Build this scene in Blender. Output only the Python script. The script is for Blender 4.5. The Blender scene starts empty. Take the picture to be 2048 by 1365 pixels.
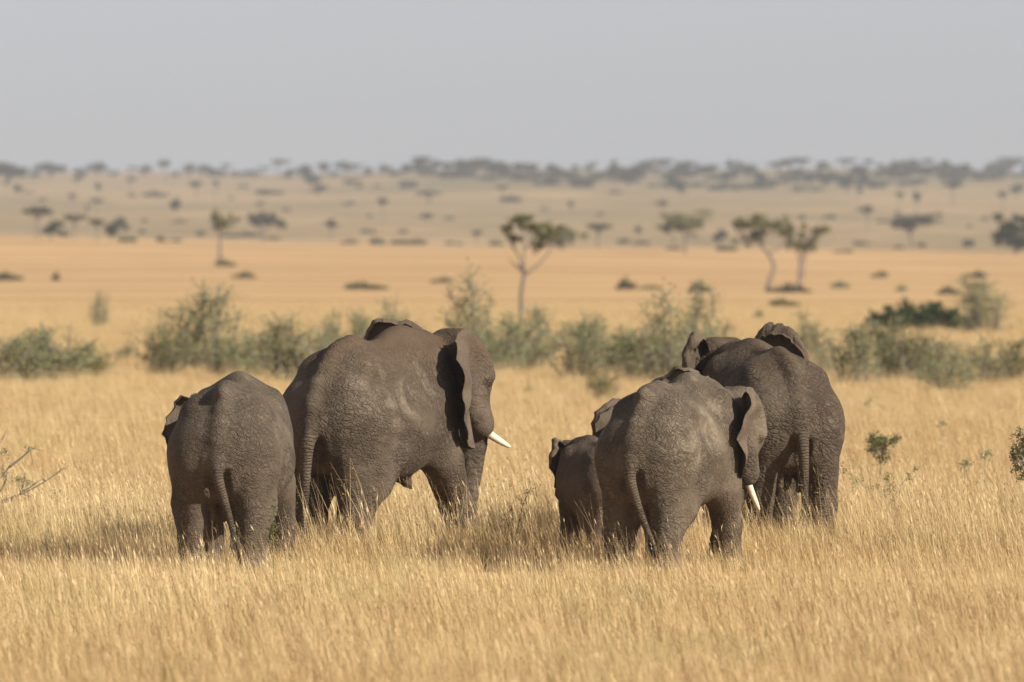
import bpy, math, random, os
import numpy as np

R = math.radians
random.seed(7)
rng = np.random.default_rng(7)
SC = bpy.context.scene
COL = SC.collection

# ------------------------------------------------------------------ camera, light, exposure
W_PX, H_PX = 2048.0, 1365.0
FOCAL, SENSOR = 300.0, 36.0
FPX = FOCAL / SENSOR * W_PX          # focal length in photo pixels
CAM_H = 3.6                          # eye height above the plain (standing on a vehicle)
HORIZON_PY = 505.0                   # level line of the camera in the photo
SUN_EL, SUN_AZ = 31.0, 31.0          # elevation; degrees behind the camera's right hand

cam_d = bpy.data.cameras.new('camera')
cam = bpy.data.objects.new('camera', cam_d)
COL.objects.link(cam)
cam.location = (0, 0, CAM_H)
cam.rotation_euler = (R(90) - math.atan((H_PX / 2 - HORIZON_PY) / FPX), 0, 0)
cam_d.lens = FOCAL
cam_d.sensor_width = SENSOR
cam_d.clip_start = 1.0
cam_d.clip_end = 20000.0
cam_d.dof.use_dof = True
cam_d.dof.focus_distance = 97.5
cam_d.dof.aperture_fstop = 2.9
SC.camera = cam

world = bpy.data.worlds.new('World')
SC.world = world
world.use_nodes = True
wn, wl = world.node_tree.nodes, world.node_tree.links
wn.clear()
w_out = wn.new('ShaderNodeOutputWorld')
w_bg = wn.new('ShaderNodeBackground')
w_sky = wn.new('ShaderNodeTexSky')
w_sky.sky_type = 'NISHITA'
w_sky.sun_disc = False
w_sky.sun_elevation = R(SUN_EL)
w_sky.sun_rotation = R(90 + SUN_AZ)
w_sky.altitude = 1500
w_sky.air_density = 1.0
w_sky.dust_density = 2.5
w_sky.ozone_density = 1.5
w_hs = wn.new('ShaderNodeHueSaturation')
w_hs.inputs['Saturation'].default_value = 0.30
w_tint = wn.new('ShaderNodeMix')
w_tint.data_type = 'RGBA'; w_tint.blend_type = 'MULTIPLY'
w_tint.inputs[0].default_value = 1.0
w_tint.inputs[7].default_value = (0.965, 0.975, 1.06, 1)      # milky, slightly blue haze sky
wl.new(w_sky.outputs[0], w_hs.inputs['Color'])
wl.new(w_hs.outputs[0], w_tint.inputs[6])
wl.new(w_tint.outputs[2], w_bg.inputs['Color'])
w_bg.inputs['Strength'].default_value = 0.072
wl.new(w_bg.outputs[0], w_out.inputs['Surface'])

sun_d = bpy.data.lights.new('sun', 'SUN')
sun_d.energy = 5.0
sun_d.angle = R(0.6)
sun_d.color = (1.0, 0.93, 0.82)
sun = bpy.data.objects.new('sun', sun_d)
COL.objects.link(sun)
_ce, _se = math.cos(R(SUN_EL)), math.sin(R(SUN_EL))
SUN_DIR = (math.cos(R(SUN_AZ)) * _ce, -math.sin(R(SUN_AZ)) * _ce, _se)
from mathutils import Vector, Matrix, Euler
sun.rotation_euler = Vector(SUN_DIR).to_track_quat('Z', 'Y').to_euler()
sun.location = (40, -20, 60)

SC.view_settings.view_transform = 'Standard'
SC.view_settings.look = 'None'
SC.view_settings.exposure = 0.5
SC.view_settings.gamma = 1.0
SC.cycles.max_bounces = 6
SC.cycles.diffuse_bounces = 3
SC.cycles.transmission_bounces = 3
SC.cycles.transparent_max_bounces = 6
SC.cycles.volume_bounces = 1
SC.cycles.use_denoising = True
SC.cycles.denoising_prefilter = 'ACCURATE'
SC.cycles.use_adaptive_sampling = True
SC.cycles.adaptive_threshold = 0.005

# ------------------------------------------------------------------ small helpers
def tag(o, label=None, cat=None, group=None, kind=None):
    if label: o['label'] = label
    if cat: o['category'] = cat
    if group: o['group'] = group
    if kind: o['kind'] = kind
    return o

def mesh_np(name, V, F, mats=(), smooth=False, attrs=None, midx=None):
    """V (n,3), F = (m,4) or (m,3) array, or list of such arrays"""
    me = bpy.data.meshes.new(name)
    Fs = F if isinstance(F, (list, tuple)) else [F]
    Fs = [np.asarray(f, np.int32) for f in Fs if len(f)]
    V = np.asarray(V, np.float32)
    me.vertices.add(len(V))
    me.vertices.foreach_set('co', V.ravel())
    loops = np.concatenate([f.ravel() for f in Fs])
    starts, tot = [], 0
    for f in Fs:
        k = f.shape[1]
        starts.append(tot + np.arange(len(f)) * k)
        tot += f.size
    starts = np.concatenate(starts)
    me.loops.add(len(loops))
    me.loops.foreach_set('vertex_index', loops.astype(np.int32))
    me.polygons.add(len(starts))
    me.polygons.foreach_set('loop_start', starts.astype(np.int32))
    for m in mats: me.materials.append(m)
    if midx is not None:
        me.polygons.foreach_set('material_index', np.asarray(midx, np.int32))
    me.update(calc_edges=True)
    me.validate()
    if smooth:
        me.polygons.foreach_set('use_smooth', np.ones(len(me.polygons), bool))
    if attrs:
        for k, a in attrs.items():
            at = me.attributes.new(k, 'FLOAT', 'POINT')
            at.data.foreach_set('value', np.asarray(a, np.float32))
    return me

def link(name, me, parent=None, loc=(0, 0, 0), rz=0.0, scale=None):
    o = bpy.data.objects.new(name, me)
    COL.objects.link(o)
    o.location = loc
    o.rotation_euler = (0, 0, rz)
    if scale is not None: o.scale = scale
    if parent: o.parent = parent
    return o

# node helper ---------------------------------------------------------------
class NT:
    def __init__(s, name):
        s.m = bpy.data.materials.new(name)
        s.m.use_nodes = True
        s.n, s.l = s.m.node_tree.nodes, s.m.node_tree.links
        s.n.clear()
        s.out = s.n.new('ShaderNodeOutputMaterial')
    def node(s, typ, **kw):
        nd = s.n.new(typ)
        for k, v in kw.items():
            if k.startswith('i_'):
                nd.inputs[int(k[2:])].default_value = v
            else:
                setattr(nd, k, v)
        return nd
    def put(s, sock, v):
        if hasattr(v, 'is_output'): s.l.new(v, sock)
        else: sock.default_value = v
    def math(s, op, a, b=0.0, c=None, clamp=False):
        nd = s.n.new('ShaderNodeMath'); nd.operation = op; nd.use_clamp = clamp
        s.put(nd.inputs[0], a); s.put(nd.inputs[1], b)
        if c is not None: s.put(nd.inputs[2], c)
        return nd.outputs[0]
    def mix(s, f, a, b, blend='MIX'):
        nd = s.n.new('ShaderNodeMix'); nd.data_type = 'RGBA'; nd.blend_type = blend
        s.put(nd.inputs[0], f); s.put(nd.inputs[6], a); s.put(nd.inputs[7], b)
        return nd.outputs[2]
    def rng(s, v, a, b, c=0.0, d=1.0, smooth=True):
        nd = s.n.new('ShaderNodeMapRange')
        if smooth: nd.interpolation_type = 'SMOOTHSTEP'
        s.put(nd.inputs[0], v)
        for i, x in enumerate((a, b, c, d)): s.put(nd.inputs[i + 1], x)
        return nd.outputs[0]
    def noise(s, vec, scale, detail=3.0, rough=0.55, col=False, dist=0.0):
        nd = s.n.new('ShaderNodeTexNoise')
        nd.inputs['Scale'].default_value = scale
        nd.inputs['Detail'].default_value = detail
        nd.inputs['Roughness'].default_value = rough
        nd.inputs['Distortion'].default_value = dist
        if vec is not None: s.l.new(vec, nd.inputs['Vector'])
        return nd.outputs['Color' if col else 'Fac']
    def scalev(s, vec, sc, loc=(0, 0, 0)):
        nd = s.n.new('ShaderNodeMapping')
        s.l.new(vec, nd.inputs['Vector'])
        nd.inputs['Scale'].default_value = sc
        nd.inputs['Location'].default_value = loc
        return nd.outputs[0]
    def attr(s, name):
        nd = s.n.new('ShaderNodeAttribute'); nd.attribute_name = name
        return nd.outputs['Fac']
    def obj(s):
        return s.n.new('ShaderNodeTexCoord').outputs['Object']
    def pos(s):
        return s.n.new('ShaderNodeNewGeometry').outputs['Position']
    def principled(s, col, rough=0.8, normal=None, spec=0.3):
        p = s.n.new('ShaderNodeBsdfPrincipled')
        s.put(p.inputs['Base Color'], col)
        s.put(p.inputs['Roughness'], rough)
        p.inputs['Specular IOR Level'].default_value = spec
        if normal is not None: s.l.new(normal, p.inputs['Normal'])
        s.l.new(p.outputs[0], s.out.inputs['Surface'])
        return p

# ------------------------------------------------------------------ terrain
_TD = np.array([0, 330, 534, 700, 820, 1000, 1140, 1280, 1380, 1440, 1520, 1620, 1720, 2000, 2400, 3000, 3600, 4200, 4700, 5200, 6500], float)
_TP = np.array([None, None, 620, 596, 578, 552, 528, 503, 491, 493, 506, 500, 487, 458, 428, 393, 364, 348, 343, 346, 352], object)
_TZ = np.array([0.0 if p is None else CAM_H - (p - HORIZON_PY) / FPX * d for d, p in zip(_TD, _TP)], float)
_tb = np.linspace(0, 6500, 1301)
_tz = np.interp(_tb, _TD, _TZ)
_k = np.hanning(21); _k /= _k.sum()
_tzs = np.convolve(np.pad(_tz, 10, mode='edge'), _k, mode='valid')
_wn = np.clip((_tb - 300) / 200, 0, 1)
_tz = _tz * (1 - _wn) + _tzs * _wn

def terrain(x, y):
    x = np.asarray(x, float); y = np.asarray(y, float)
    z = np.interp(y, _tb, _tz)
    far = np.clip((y - 900) / 500, 0, 1)
    ang = np.clip(x / np.maximum(y, 1.0) / 0.06, -2.5, 2.5)      # -1 .. 1 across the picture
    z = z - far * ang * 9.0 / FPX * y * (1 - 0.75 * np.clip((y - 1500) / 900, 0, 1))
    amp = np.clip((y - 350) / 800, 0, 1) * np.clip(y / 1500, 0.2, 1)
    z = z + amp * (0.5 * np.sin(x * 0.021 + y * 0.0023) + 0.35 * np.sin(x * 0.047 - y * 0.006 + 1.3))
    far2 = np.clip((y - 2500) / 1500, 0, 1)
    z = z + far2 * (1.6 * np.sin(x * 0.012 + 0.7) + 1.1 * np.sin(x * 0.031 + 2.1))
    return z

def px2x(px, d): return (px - W_PX / 2) / FPX * d
_dd = np.linspace(45, 4700, 9000)
def d_at(px, py):
    """distance of the first visible ground at a photo pixel"""
    z = terrain(px2x(px, _dd), _dd)
    pp = HORIZON_PY + (CAM_H - z) / _dd * FPX
    run = np.minimum.accumulate(pp)
    i = int(np.argmax(run <= py))
    return float(_dd[i]) if run[i] <= py else float(_dd[-1])
def place(px, py):
    d = d_at(px, py)
    x = px2x(px, d)
    return Vector((x, d, float(terrain(x, d)))), FPX / d      # point, pixels per metre
# ------------------------------------------------------------------ elephants: implicit surface -> mesh
def sdf_ell(P, c, r, rot=None):
    q = [P[i] - c[i] for i in range(3)]
    if rot is not None:
        q = [rot[0][i] * q[0] + rot[1][i] * q[1] + rot[2][i] * q[2] for i in range(3)]
    a = np.sqrt(sum((q[i] / r[i]) ** 2 for i in range(3)))
    b = np.sqrt(sum((q[i] / r[i] ** 2) ** 2 for i in range(3))) + 1e-6
    return a * (a - 1) / b

def sdf_cone(P, a, b, ra, rb, sy=1.0):
    """capsule with two radii; sy < 1 flattens it sideways (across local y)"""
    q = [P[0] - a[0], (P[1] - a[1]) / sy, P[2] - a[2]]
    e = [b[0] - a[0], (b[1] - a[1]) / sy, b[2] - a[2]]
    L2 = sum(t * t for t in e) + 1e-9
    h = np.clip(sum(q[i] * e[i] for i in range(3)) / L2, 0, 1)
    d = np.sqrt(sum((q[i] - e[i] * h) ** 2 for i in range(3))) - (ra + (rb - ra) * h)
    return d * (1 if sy >= 1 else (0.5 + 0.5 * sy))

def smin(a, b, k):
    h = np.clip(0.5 + 0.5 * (b - a) / k, 0, 1)
    return b + (a - b) * h - k * h * (1 - h)

class Field:
    def cone_cut(s, a, b, ra, rb, k):
        m = max(ra, rb) + k + 0.12
        s.apply(lambda P: sdf_cone(P, a, b, ra, rb), [min(a[i], b[i]) - m for i in range(3)], [max(a[i], b[i]) + m for i in range(3)], k, True)
    def __init__(s, lo, hi, h):
        s.h = h; s.lo = np.array(lo, np.float32)
        n = np.ceil((np.array(hi) - np.array(lo)) / h).astype(int) + 1
        s.ax = [(lo[i] + h * np.arange(n[i])).astype(np.float32) for i in range(3)]
        s.D = np.full(n, 0.8, np.float32)
    def _sl(s, lo, hi):
        return tuple(slice(max(0, int(np.searchsorted(s.ax[i], lo[i]))), int(np.searchsorted(s.ax[i], hi[i])) + 1) for i in range(3))
    def apply(s, fn, lo, hi, k, sub=False):
        sl = s._sl(lo, hi)
        P = [s.ax[0][sl[0]][:, None, None], s.ax[1][sl[1]][None, :, None], s.ax[2][sl[2]][None, None, :]]
        d = fn(P)
        if sub: s.D[sl] = -smin(-s.D[sl], d + 0 * s.D[sl], k)
        else: s.D[sl] = smin(s.D[sl], d, k)
    def ell(s, c, r, k=0.1, rot=None, sub=False):
        m = max(r) + k + 0.12
        s.apply(lambda P: sdf_ell(P, c, r, rot), [c[i] - m for i in range(3)], [c[i] + m for i in range(3)], k, sub)
    def cone(s, a, b, ra, rb, k=0.08, sy=1.0):
        m = max(ra, rb) * max(1, sy) + k + 0.12
        s.apply(lambda P: sdf_cone(P, a, b, ra, rb, sy), [min(a[i], b[i]) - m for i in range(3)], [max(a[i], b[i]) + m for i in range(3)], k)

def surface_nets(D, lo, h):
    ins = D < 0
    n = np.array(D.shape)
    c = [(i, j, k) for i in (0, 1) for j in (0, 1) for k in (0, 1)]
    def cut(A, o): return A[o[0]:n[0] - 1 + o[0], o[1]:n[1] - 1 + o[1], o[2]:n[2] - 1 + o[2]]
    cnt = sum(cut(ins, o).astype(np.int8) for o in c)
    mask = (cnt > 0) & (cnt < 8)
    idx = np.full(mask.shape, -1, np.int64)
    ijk = np.argwhere(mask)
    idx[mask] = np.arange(len(ijk))
    val = {o: cut(D, o)[mask] for o in c}
    acc = np.zeros((len(ijk), 3)); num = np.zeros(len(ijk))
    for a in c:
        for axis in range(3):
            if a[axis]: continue
            b = list(a); b[axis] = 1; b = tuple(b)
            va, vb = val[a], val[b]
            cr = (va < 0) != (vb < 0)
            t = np.where(cr, va / np.where(cr, va - vb, 1), 0)
            p = np.tile(np.array(a, float), (len(ijk), 1)); p[:, axis] += t
            acc += p * cr[:, None]; num += cr
    V = (ijk + acc / num[:, None]) * h + lo
    F = []
    for axis in range(3):
        o1, o2 = [(1, 2), (2, 0), (0, 1)][axis]
        A = [slice(None)] * 3; B = [slice(None)] * 3
        A[axis] = slice(0, -1); B[axis] = slice(1, None)
        s0, s1 = ins[tuple(A)], ins[tuple(B)]
        e = np.argwhere(s0 != s1)
        ok = (e[:, o1] > 0) & (e[:, o2] > 0) & (e[:, o1] < n[o1] - 1) & (e[:, o2] < n[o2] - 1)
        e = e[ok]
        def cell(d1, d2):
            q = e.copy(); q[:, o1] -= d1; q[:, o2] -= d2
            return idx[q[:, 0], q[:, 1], q[:, 2]]
        q = np.stack([cell(1, 1), cell(0, 1), cell(0, 0), cell(1, 0)], 1)
        flip = ~s0[e[:, 0], e[:, 1], e[:, 2]]
        q[flip] = q[flip][:, ::-1]
        F.append(q)
    return V, np.concatenate(F)

def tube(points, radii, nseg=10, cap=True):
    """swept tube through points; returns V, F(list), arc length per vertex"""
    P = np.asarray(points, float); r = np.asarray(radii, float)
    T = np.gradient(P, axis=0); T /= np.linalg.norm(T, axis=1)[:, None] + 1e-9
    up = np.array([0.31, 0.95, 0.11]); V = []; n0 = None
    for i in range(len(P)):
        n = np.cross(T[i], up) if n0 is None else n0 - T[i] * np.dot(n0, T[i])
        n /= np.linalg.norm(n) + 1e-9; n0 = n
        b = np.cross(T[i], n)
        a = np.arange(nseg) / nseg * 2 * np.pi
        V.append(P[i] + r[i] * (np.cos(a)[:, None] * n + np.sin(a)[:, None] * b))
    V = np.concatenate(V)
    i = np.arange(len(P) - 1)[:, None] * nseg; j = np.arange(nseg)[None, :]
    q = np.stack([i + j, i + (j + 1) % nseg, i + nseg + (j + 1) % nseg, i + nseg + j], -1).reshape(-1, 4)
    F = [q]
    if cap:
        V = np.vstack([V, P[-1] + T[-1] * r[-1] * 0.6, P[0] - T[0] * r[0] * 0.4])
        e = len(P) * nseg; s = (len(P) - 1) * nseg; jj = np.arange(nseg)
        F.append(np.stack([s + jj, s + (jj + 1) % nseg, np.full(nseg, e)], 1))
        F.append(np.stack([(jj + 1) % nseg, jj, np.full(nseg, e + 1)], 1))
    L = np.concatenate([[0], np.cumsum(np.linalg.norm(np.diff(P, axis=0), axis=1))])
    al = np.repeat(L, nseg)
    if cap: al = np.concatenate([al, [L[-1], 0]])
    return V, F, al

def spline(pts, n):
    """Catmull-Rom through pts"""
    P = np.asarray(pts, float); P = np.vstack([2 * P[0] - P[1], P, 2 * P[-1] - P[-2]])
    out = []; m = len(P) - 3
    for t in np.linspace(0, m - 1e-6, n):
        i = int(t); u = t - i
        a, b, c, d = P[i], P[i + 1], P[i + 2], P[i + 3]
        out.append(0.5 * (2 * b + (c - a) * u + (2 * a - 5 * b + 4 * c - d) * u * u + (3 * b - a - 3 * c + d) * u ** 3))
    return np.array(out)

from mathutils import noise as mnoise
def rough_skin(V, Q, amt):
    """loose skin over muscle and bone: soft lumps, plus hanging folds on the hind quarters and flank"""
    N = np.zeros_like(V)
    nn = np.cross(V[Q[:, 2]] - V[Q[:, 0]], V[Q[:, 3]] - V[Q[:, 1]])
    for k in range(4): np.add.at(N, Q[:, k], nn)
    N /= np.linalg.norm(N, axis=1)[:, None] + 1e-9
    out = np.zeros(len(V))
    for i, (x, y, z) in enumerate(V.tolist()):
        n1 = mnoise.noise((x * 2.3, y * 2.3, z * 1.7))
        h = x - y
        n2 = abs(mnoise.noise((h * 3.2 + 7, (x + y) * 2.0, (z + .35 * abs(y)) * 8.0)))
        n3 = abs(mnoise.noise((x * 7.5 + 3, y * 6.0, z * 1.6 + 9)))
        fl = min(1, max(0, (x + .45) / .5)) * min(1, max(0, (1.1 - x) / .4))
        low = min(1, max(.25, (2.2 - z) / .8))
        out[i] = .020 * n1 + .013 * low * ((1 - fl) * (n2 - .2) + fl * .8 * (n3 - .2))
    return V + N * (out * amt)[:, None]

def rotz(a): c, s = math.cos(a), math.sin(a); return np.array([[c, -s, 0], [s, c, 0], [0, 0, 1.0]])
def roty(a): c, s = math.cos(a), math.sin(a); return np.array([[c, 0, s], [0, 1, 0], [-s, 0, c]])
def rotx(a): c, s = math.cos(a), math.sin(a); return np.array([[1.0, 0, 0], [0, c, -s], [0, s, c]])

# body stations: x, top, widest z, bottom, half width
BODY = np.array([
    (-1.42, 1.76, 1.50, 1.22, 0.14),
    (-1.34, 1.90, 1.50, 1.08, 0.34),
    (-1.22, 2.08, 1.50, 0.98, 0.50),
    (-1.02, 2.25, 1.50, 0.92, 0.65),
    (-0.75, 2.43, 1.50, 0.88, 0.74),
    (-0.45, 2.50, 1.48, 0.82, 0.78),
    (-0.10, 2.43, 1.46, 0.78, 0.82),
    (0.25, 2.45, 1.46, 0.80, 0.82),
    (0.55, 2.53, 1.52, 0.88, 0.75),
    (0.80, 2.57, 1.60, 1.00, 0.65),
    (1.00, 2.52, 1.66, 1.15, 0.55),
    (1.20, 2.40, 1.72, 1.36, 0.42),
    (1.32, 2.24, 1.78, 1.50, 0.26)])

EAR_R = [(-180, .30), (-150, .34), (-120, .62), (-100, .80), (-80, .86), (-60, .84), (-35, .80), (-10, .82), (15, .84), (35, .84), (55, .76), (75, .64), (95, .54), (120, .44), (150, .34), (180, .30)]

def build_ear(side, spec):
    """a fan shaped ear sheet with a curled rim, in head space; side +1 = left"""
    nth, nr = 72, 16
    th = np.linspace(-np.pi, np.pi, nth, endpoint=False)
    deg = np.degrees(th)
    ex = np.array(EAR_R)
    rad = np.interp(deg, ex[:, 0], ex[:, 1]) * spec.get('size', 1.0)
    rg = np.random.default_rng(spec.get('seed', 1))
    rag = 0.014 * np.sin(th * 17 + rg.uniform(0, 6)) + 0.02 * np.sin(th * 9 + rg.uniform(0, 6)) + 0.018 * rg.standard_normal(nth)
    outer = np.clip((np.cos(th) + 0.25) / 0.6, 0, 1)
    rad = rad + rag * outer
    fold = spec.get('fold', 0.17); fr = spec.get('fold_r', 0.055); fang = spec.get('fang', 2.5)
    top_w = np.interp(deg, [-180, -75, -40, 0, 40, 100, 150, 180], spec.get('fw', [0, 0.0, 0.25, 0.75, 1, 1, .5, 0]))
    V = []
    rho = np.linspace(0, 1, nr + 1)[1:] ** 0.8
    V.append((0, 0, 0))
    for q in rho:
        s = q * rad                                     # distance from the ear's middle
        fw = fold * top_w
        s0 = rad - fw
        a = np.clip(s - s0, 0, None)
        phi = np.minimum(a / fr, fang)
        extra = np.clip(a - fr * fang, 0, None)
        ip = np.minimum(s, s0) + fr * np.sin(phi) * (a > 0) + extra * np.cos(fang) * (a > 0)
        bk = (fr * (1 - np.cos(phi)) + extra * math.sin(fang)) * (a > 0)
        u = ip * np.cos(th); v = ip * np.sin(th)
        cup = spec.get('cup', 0.16) * (u / 0.8) ** 2 * (1 if True else 0)
        wav = 0.05 * q ** 2 * np.sin(th * 5 + spec.get('seed', 1)) + 0.03 * q * np.sin(u * 11 + v * 4) + 0.022 * q ** 3 * np.sin(th * 13 + 2 * spec.get('seed', 1))
        V += list(np.stack([u, v, bk + cup * np.sign(spec.get('cups', 1)) + wav * outer], 1))
    V = np.array(V)
    F3 = [(0, 1 + j, 1 + (j + 1) % nth) for j in range(nth)]
    i = (np.arange(nr - 1)[:, None] * nth + 1); j = np.arange(nth)[None, :]
    F4 = np.stack([i + j, i + nth + j, i + nth + (j + 1) % nth, i + (j + 1) % nth], -1).reshape(-1, 4)
    # double sided sheet with a thickness
    m = len(V)
    th_ = 0.028
    tvec = np.interp(np.r_[0, np.repeat(rho, nth)], [0, .8, 1], [0.035, th_ * .7, 0.007])
    # sheet normal by faces
    Nrm = np.zeros_like(V)
    for f in (F4[:, [0, 1, 2]], F4[:, [0, 2, 3]]):
        nn = np.cross(V[f[:, 1]] - V[f[:, 0]], V[f[:, 2]] - V[f[:, 0]])
        for kk in range(3): np.add.at(Nrm, f[:, kk], nn)
    Nrm /= np.linalg.norm(Nrm, axis=1)[:, None] + 1e-9
    if Nrm[:, 2].mean() < 0: Nrm = -Nrm
    Nrm[0] = (0, 0, 1)
    A = V + Nrm * tvec[:, None] * 0.5; B = V - Nrm * tvec[:, None] * 0.5
    VV = np.vstack([A, B])
    F3 = np.array(F3)
    e0 = 1 + (nr - 1) * nth
    rim = np.array([(e0 + j, e0 + (j + 1) % nth, m + e0 + (j + 1) % nth, m + e0 + j) for j in range(nth)])
    Fq = np.vstack([F4[:, ::-1], F4 + m, rim[:, ::-1]])
    Ft = np.vstack([F3, F3[:, ::-1] + m])
    if side > 0: pass
    # plane: u outward, v up, w backward
    a = spec['open']            # 90 = straight out sideways, 0 = flat along the neck
    out = np.array([-math.cos(a), side * math.sin(a), 0])
    bk = np.array([-math.sin(a), -side * math.cos(a), 0])
    up = np.array([0, 0, 1.0])
    tl = spec.get('tilt', 0.0)  # lifts (+) the outer edge
    o2 = out * math.cos(tl) + up * math.sin(tl); u2 = up * math.cos(tl) - out * math.sin(tl)
    ln = spec.get('lean', 0.12) # top leans back
    u3 = u2 * math.cos(ln) + bk * math.sin(ln); b3 = bk * math.cos(ln) - u2 * math.sin(ln)
    M = np.stack([o2, u3, b3], 0)
    base = np.array([1.56, side * 0.30, 2.05 + spec.get('dz', 0.0)])
    W = base + o2 * 0.20 + VV @ M
    return W, [Fq, Ft]

def build_elephant(name, label, pos, heading, s, p, mats, hv=0.027):
    """heading: degrees right of straight away from the camera"""
    hy, hp, hr = R(p.get('head_yaw', 0)), R(p.get('head_pitch', 0)), R(p.get('head_roll', 0))
    NP = np.array([1.12, p.get('neck_dy', 0.0), 2.10 + p.get('neck_dz', 0)])
    RH = rotz(hy) @ roty(hp) @ rotx(hr)
    hs = p.get('head_s', 1.0)
    def H(q): return NP + RH @ ((np.array(q, float) - np.array([1.12, 0, 2.10])) * hs)
    fat = p.get('fat', 1.0)
    F = Field((-1.75, -1.6, -0.04), (3.1, 1.6, 3.1), hv)
    bx = BODY.copy(); bx[:, 4] *= fat
    bx[:, 3] += p.get('belly', 0.0)
    xs = np.linspace(-1.42, 1.32, 140)
    def prof(c):
        y = np.interp(xs, bx[:, 0], bx[:, c])
        k = np.hanning(13); k /= k.sum()
        return np.convolve(np.pad(y, 6, mode='edge'), k, mode='valid')
    pt, pc, pb, pw = prof(1), prof(2), prof(3), prof(4)
    hip_h = p.get('hip_dz', 0.0); sh_h = p.get('shoulder_dz', 0.0)
    pt = pt + hip_h * np.exp(-((xs + 0.75) / 0.35) ** 2) + sh_h * np.exp(-((xs - 0.75) / 0.4) ** 2)
    saddle = p.get('saddle', 0.0); pt = pt - saddle * np.exp(-((xs + 0.02) / 0.35) ** 2)
    def fbody(P):
        x = P[0]; xc = np.clip(x, xs[0], xs[-1])
        t, c, b, w = (np.interp(xc, xs, q) for q in (pt, pc, pb, pw))
        up = P[2] > c
        hh = np.where(up, t - c, c - b)
        nn = np.where(up, 1.85, 2.15)
        a = (np.abs(P[1]) / w) ** nn + (np.abs(P[2] - c) / hh) ** nn
        rr = a ** (1 / nn)
        d = (rr - 1) * np.minimum(w, hh)
        ex = np.abs(x - xc)
        return np.where(ex > 0, np.sqrt(np.maximum(d, 0) ** 2 + ex ** 2) + np.minimum(d, 0) * 0.0 + 0.01, d)
    F.apply(fbody, (-1.75, -1.2, 0.3), (1.7, 1.2, 3.1), 0.05)
    # ridge of the spine, hip bones, shoulder blades
    for i in range(0, 120, 8):
        j = i + 8
        F.cone((xs[i], 0, pt[i] - 0.055), (xs[j], 0, pt[j] - 0.055), 0.078, 0.078, 0.10)
    rg = p.get('ridge', 1.0)
    if rg > .6: F.ell((-0.80, 0, pt[int((0.62) / 2.74 * 140)] - 0.06 + 0.035 * rg), (0.30, 0.10, 0.10), 0.12)
    hb = p.get('hipbone', 1.0)
    for sd in (1, -1):
        F.ell((-0.62, sd * 0.42 * fat, 2.12), (0.30, 0.13 * hb, 0.13 * hb), 0.26)       # hip bone
        F.ell((-1.10, sd * 0.30 * fat, 1.46), (0.22, 0.26, 0.42), 0.30)              # seat bone / buttock
        F.ell((0.72, sd * 0.47, 1.85), (0.30, 0.20, 0.55), 0.2)                     # shoulder
    # legs
    lg = p.get('legs', {})
    for nm, sd in (('hl', 1), ('hr', -1)):
        dx, dy = lg.get(nm, (0, 0))
        y0 = sd * 0.40 * fat
        hip = (-0.86, y0 * 0.92, 1.55); kn = (-0.72 + dx * 0.45, y0 * 1.07 + dy * .5, 0.90)
        hk = (-0.94 + dx * 0.85, y0 * 1.04 + dy * .8, 0.45); ft = (-0.92 + dx, y0 * 1.04 + dy, 0.10)
        F.cone(hip, kn, 0.46, 0.30, 0.16, 0.80)
        F.cone((-1.12, y0 * 0.90, 1.45), (-0.97 + dx * .6, y0 * 1.0 + dy * .6, 0.66), 0.25, 0.20, 0.06, 0.95)
        F.cone(kn, hk, 0.29, 0.20, 0.12, 0.95)
        F.cone(hk, ft, 0.195, 0.21, 0.08)
        F.ell((ft[0] + 0.05, ft[1], 0.05), (0.25, 0.215, 0.10), 0.07)
    for nm, sd in (('fl', 1), ('fr', -1)):
        dx, dy = lg.get(nm, (0, 0))
        y0 = sd * 0.42
        sh = (0.72, y0 * 0.98, 1.70); el = (0.62 + dx * 0.35, y0 * 1.06 + dy * .4, 1.12)
        wr = (0.74 + dx * 0.75, y0 * 1.02 + dy * .8, 0.55); ft = (0.76 + dx, y0 * 1.0 + dy, 0.10)
        F.cone(sh, el, 0.36, 0.27, 0.14, 0.8)
        F.cone(el, wr, 0.26, 0.185, 0.10)
        F.cone(wr, ft, 0.185, 0.20, 0.07)
        F.ell((ft[0] + 0.05, ft[1], 0.05), (0.25, 0.225, 0.10), 0.07)
    # groin fold hanging between the thighs and flank folds
    F.cone((-0.98, 0, 1.35), (-0.80, 0, 0.74), 0.15, 0.08, 0.06, 0.8)
    F.cone((-1.14, -0.10, 1.30), (-0.92, -0.13, 0.66), 0.05, 0.045, 0.03)
    F.cone((-1.14, 0.10, 1.30), (-0.92, 0.13, 0.70), 0.05, 0.045, 0.03)
    for sd in (1, -1):                                                          # cleft beside the tail
        F.cone_cut((-1.46, sd * 0.10, 1.34), (-1.22, sd * 0.05, 0.70), 0.07, 0.12, 0.05)
    F.cone((-1.16, 0, 1.86), (-1.40, 0, 1.50), 0.13, 0.10, 0.14)
    F.cone((-1.40, 0, 1.50), (-1.48, 0, 1.32), 0.10, 0.08, 0.06)
    for sd in (1, -1):
        F.cone((-0.36, sd * 0.52, 1.15), (-0.58, sd * 0.44, 0.82), 0.16, 0.14, 0.16)
    if p.get('udder'):
        for sd in (1, -1):
            F.cone((0.36, sd * 0.14, 1.02), (0.42, sd * 0.24, 0.82), 0.15, 0.06, 0.08)
            F.cone((0.42, sd * 0.24, 0.84), (0.46, sd * 0.29, 0.75), 0.04, 0.025, 0.03)
    if p.get('sheath'):
        F.cone((-0.7, 0, 1.0), (-0.2, 0, 0.8), 0.12, 0.07, 0.12)
    # neck
    hb0 = H((1.62, 0, 2.02))
    F.cone((0.72, 0, 2.0), tuple(NP), 0.56, 0.44, 0.18, 0.84)
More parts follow.
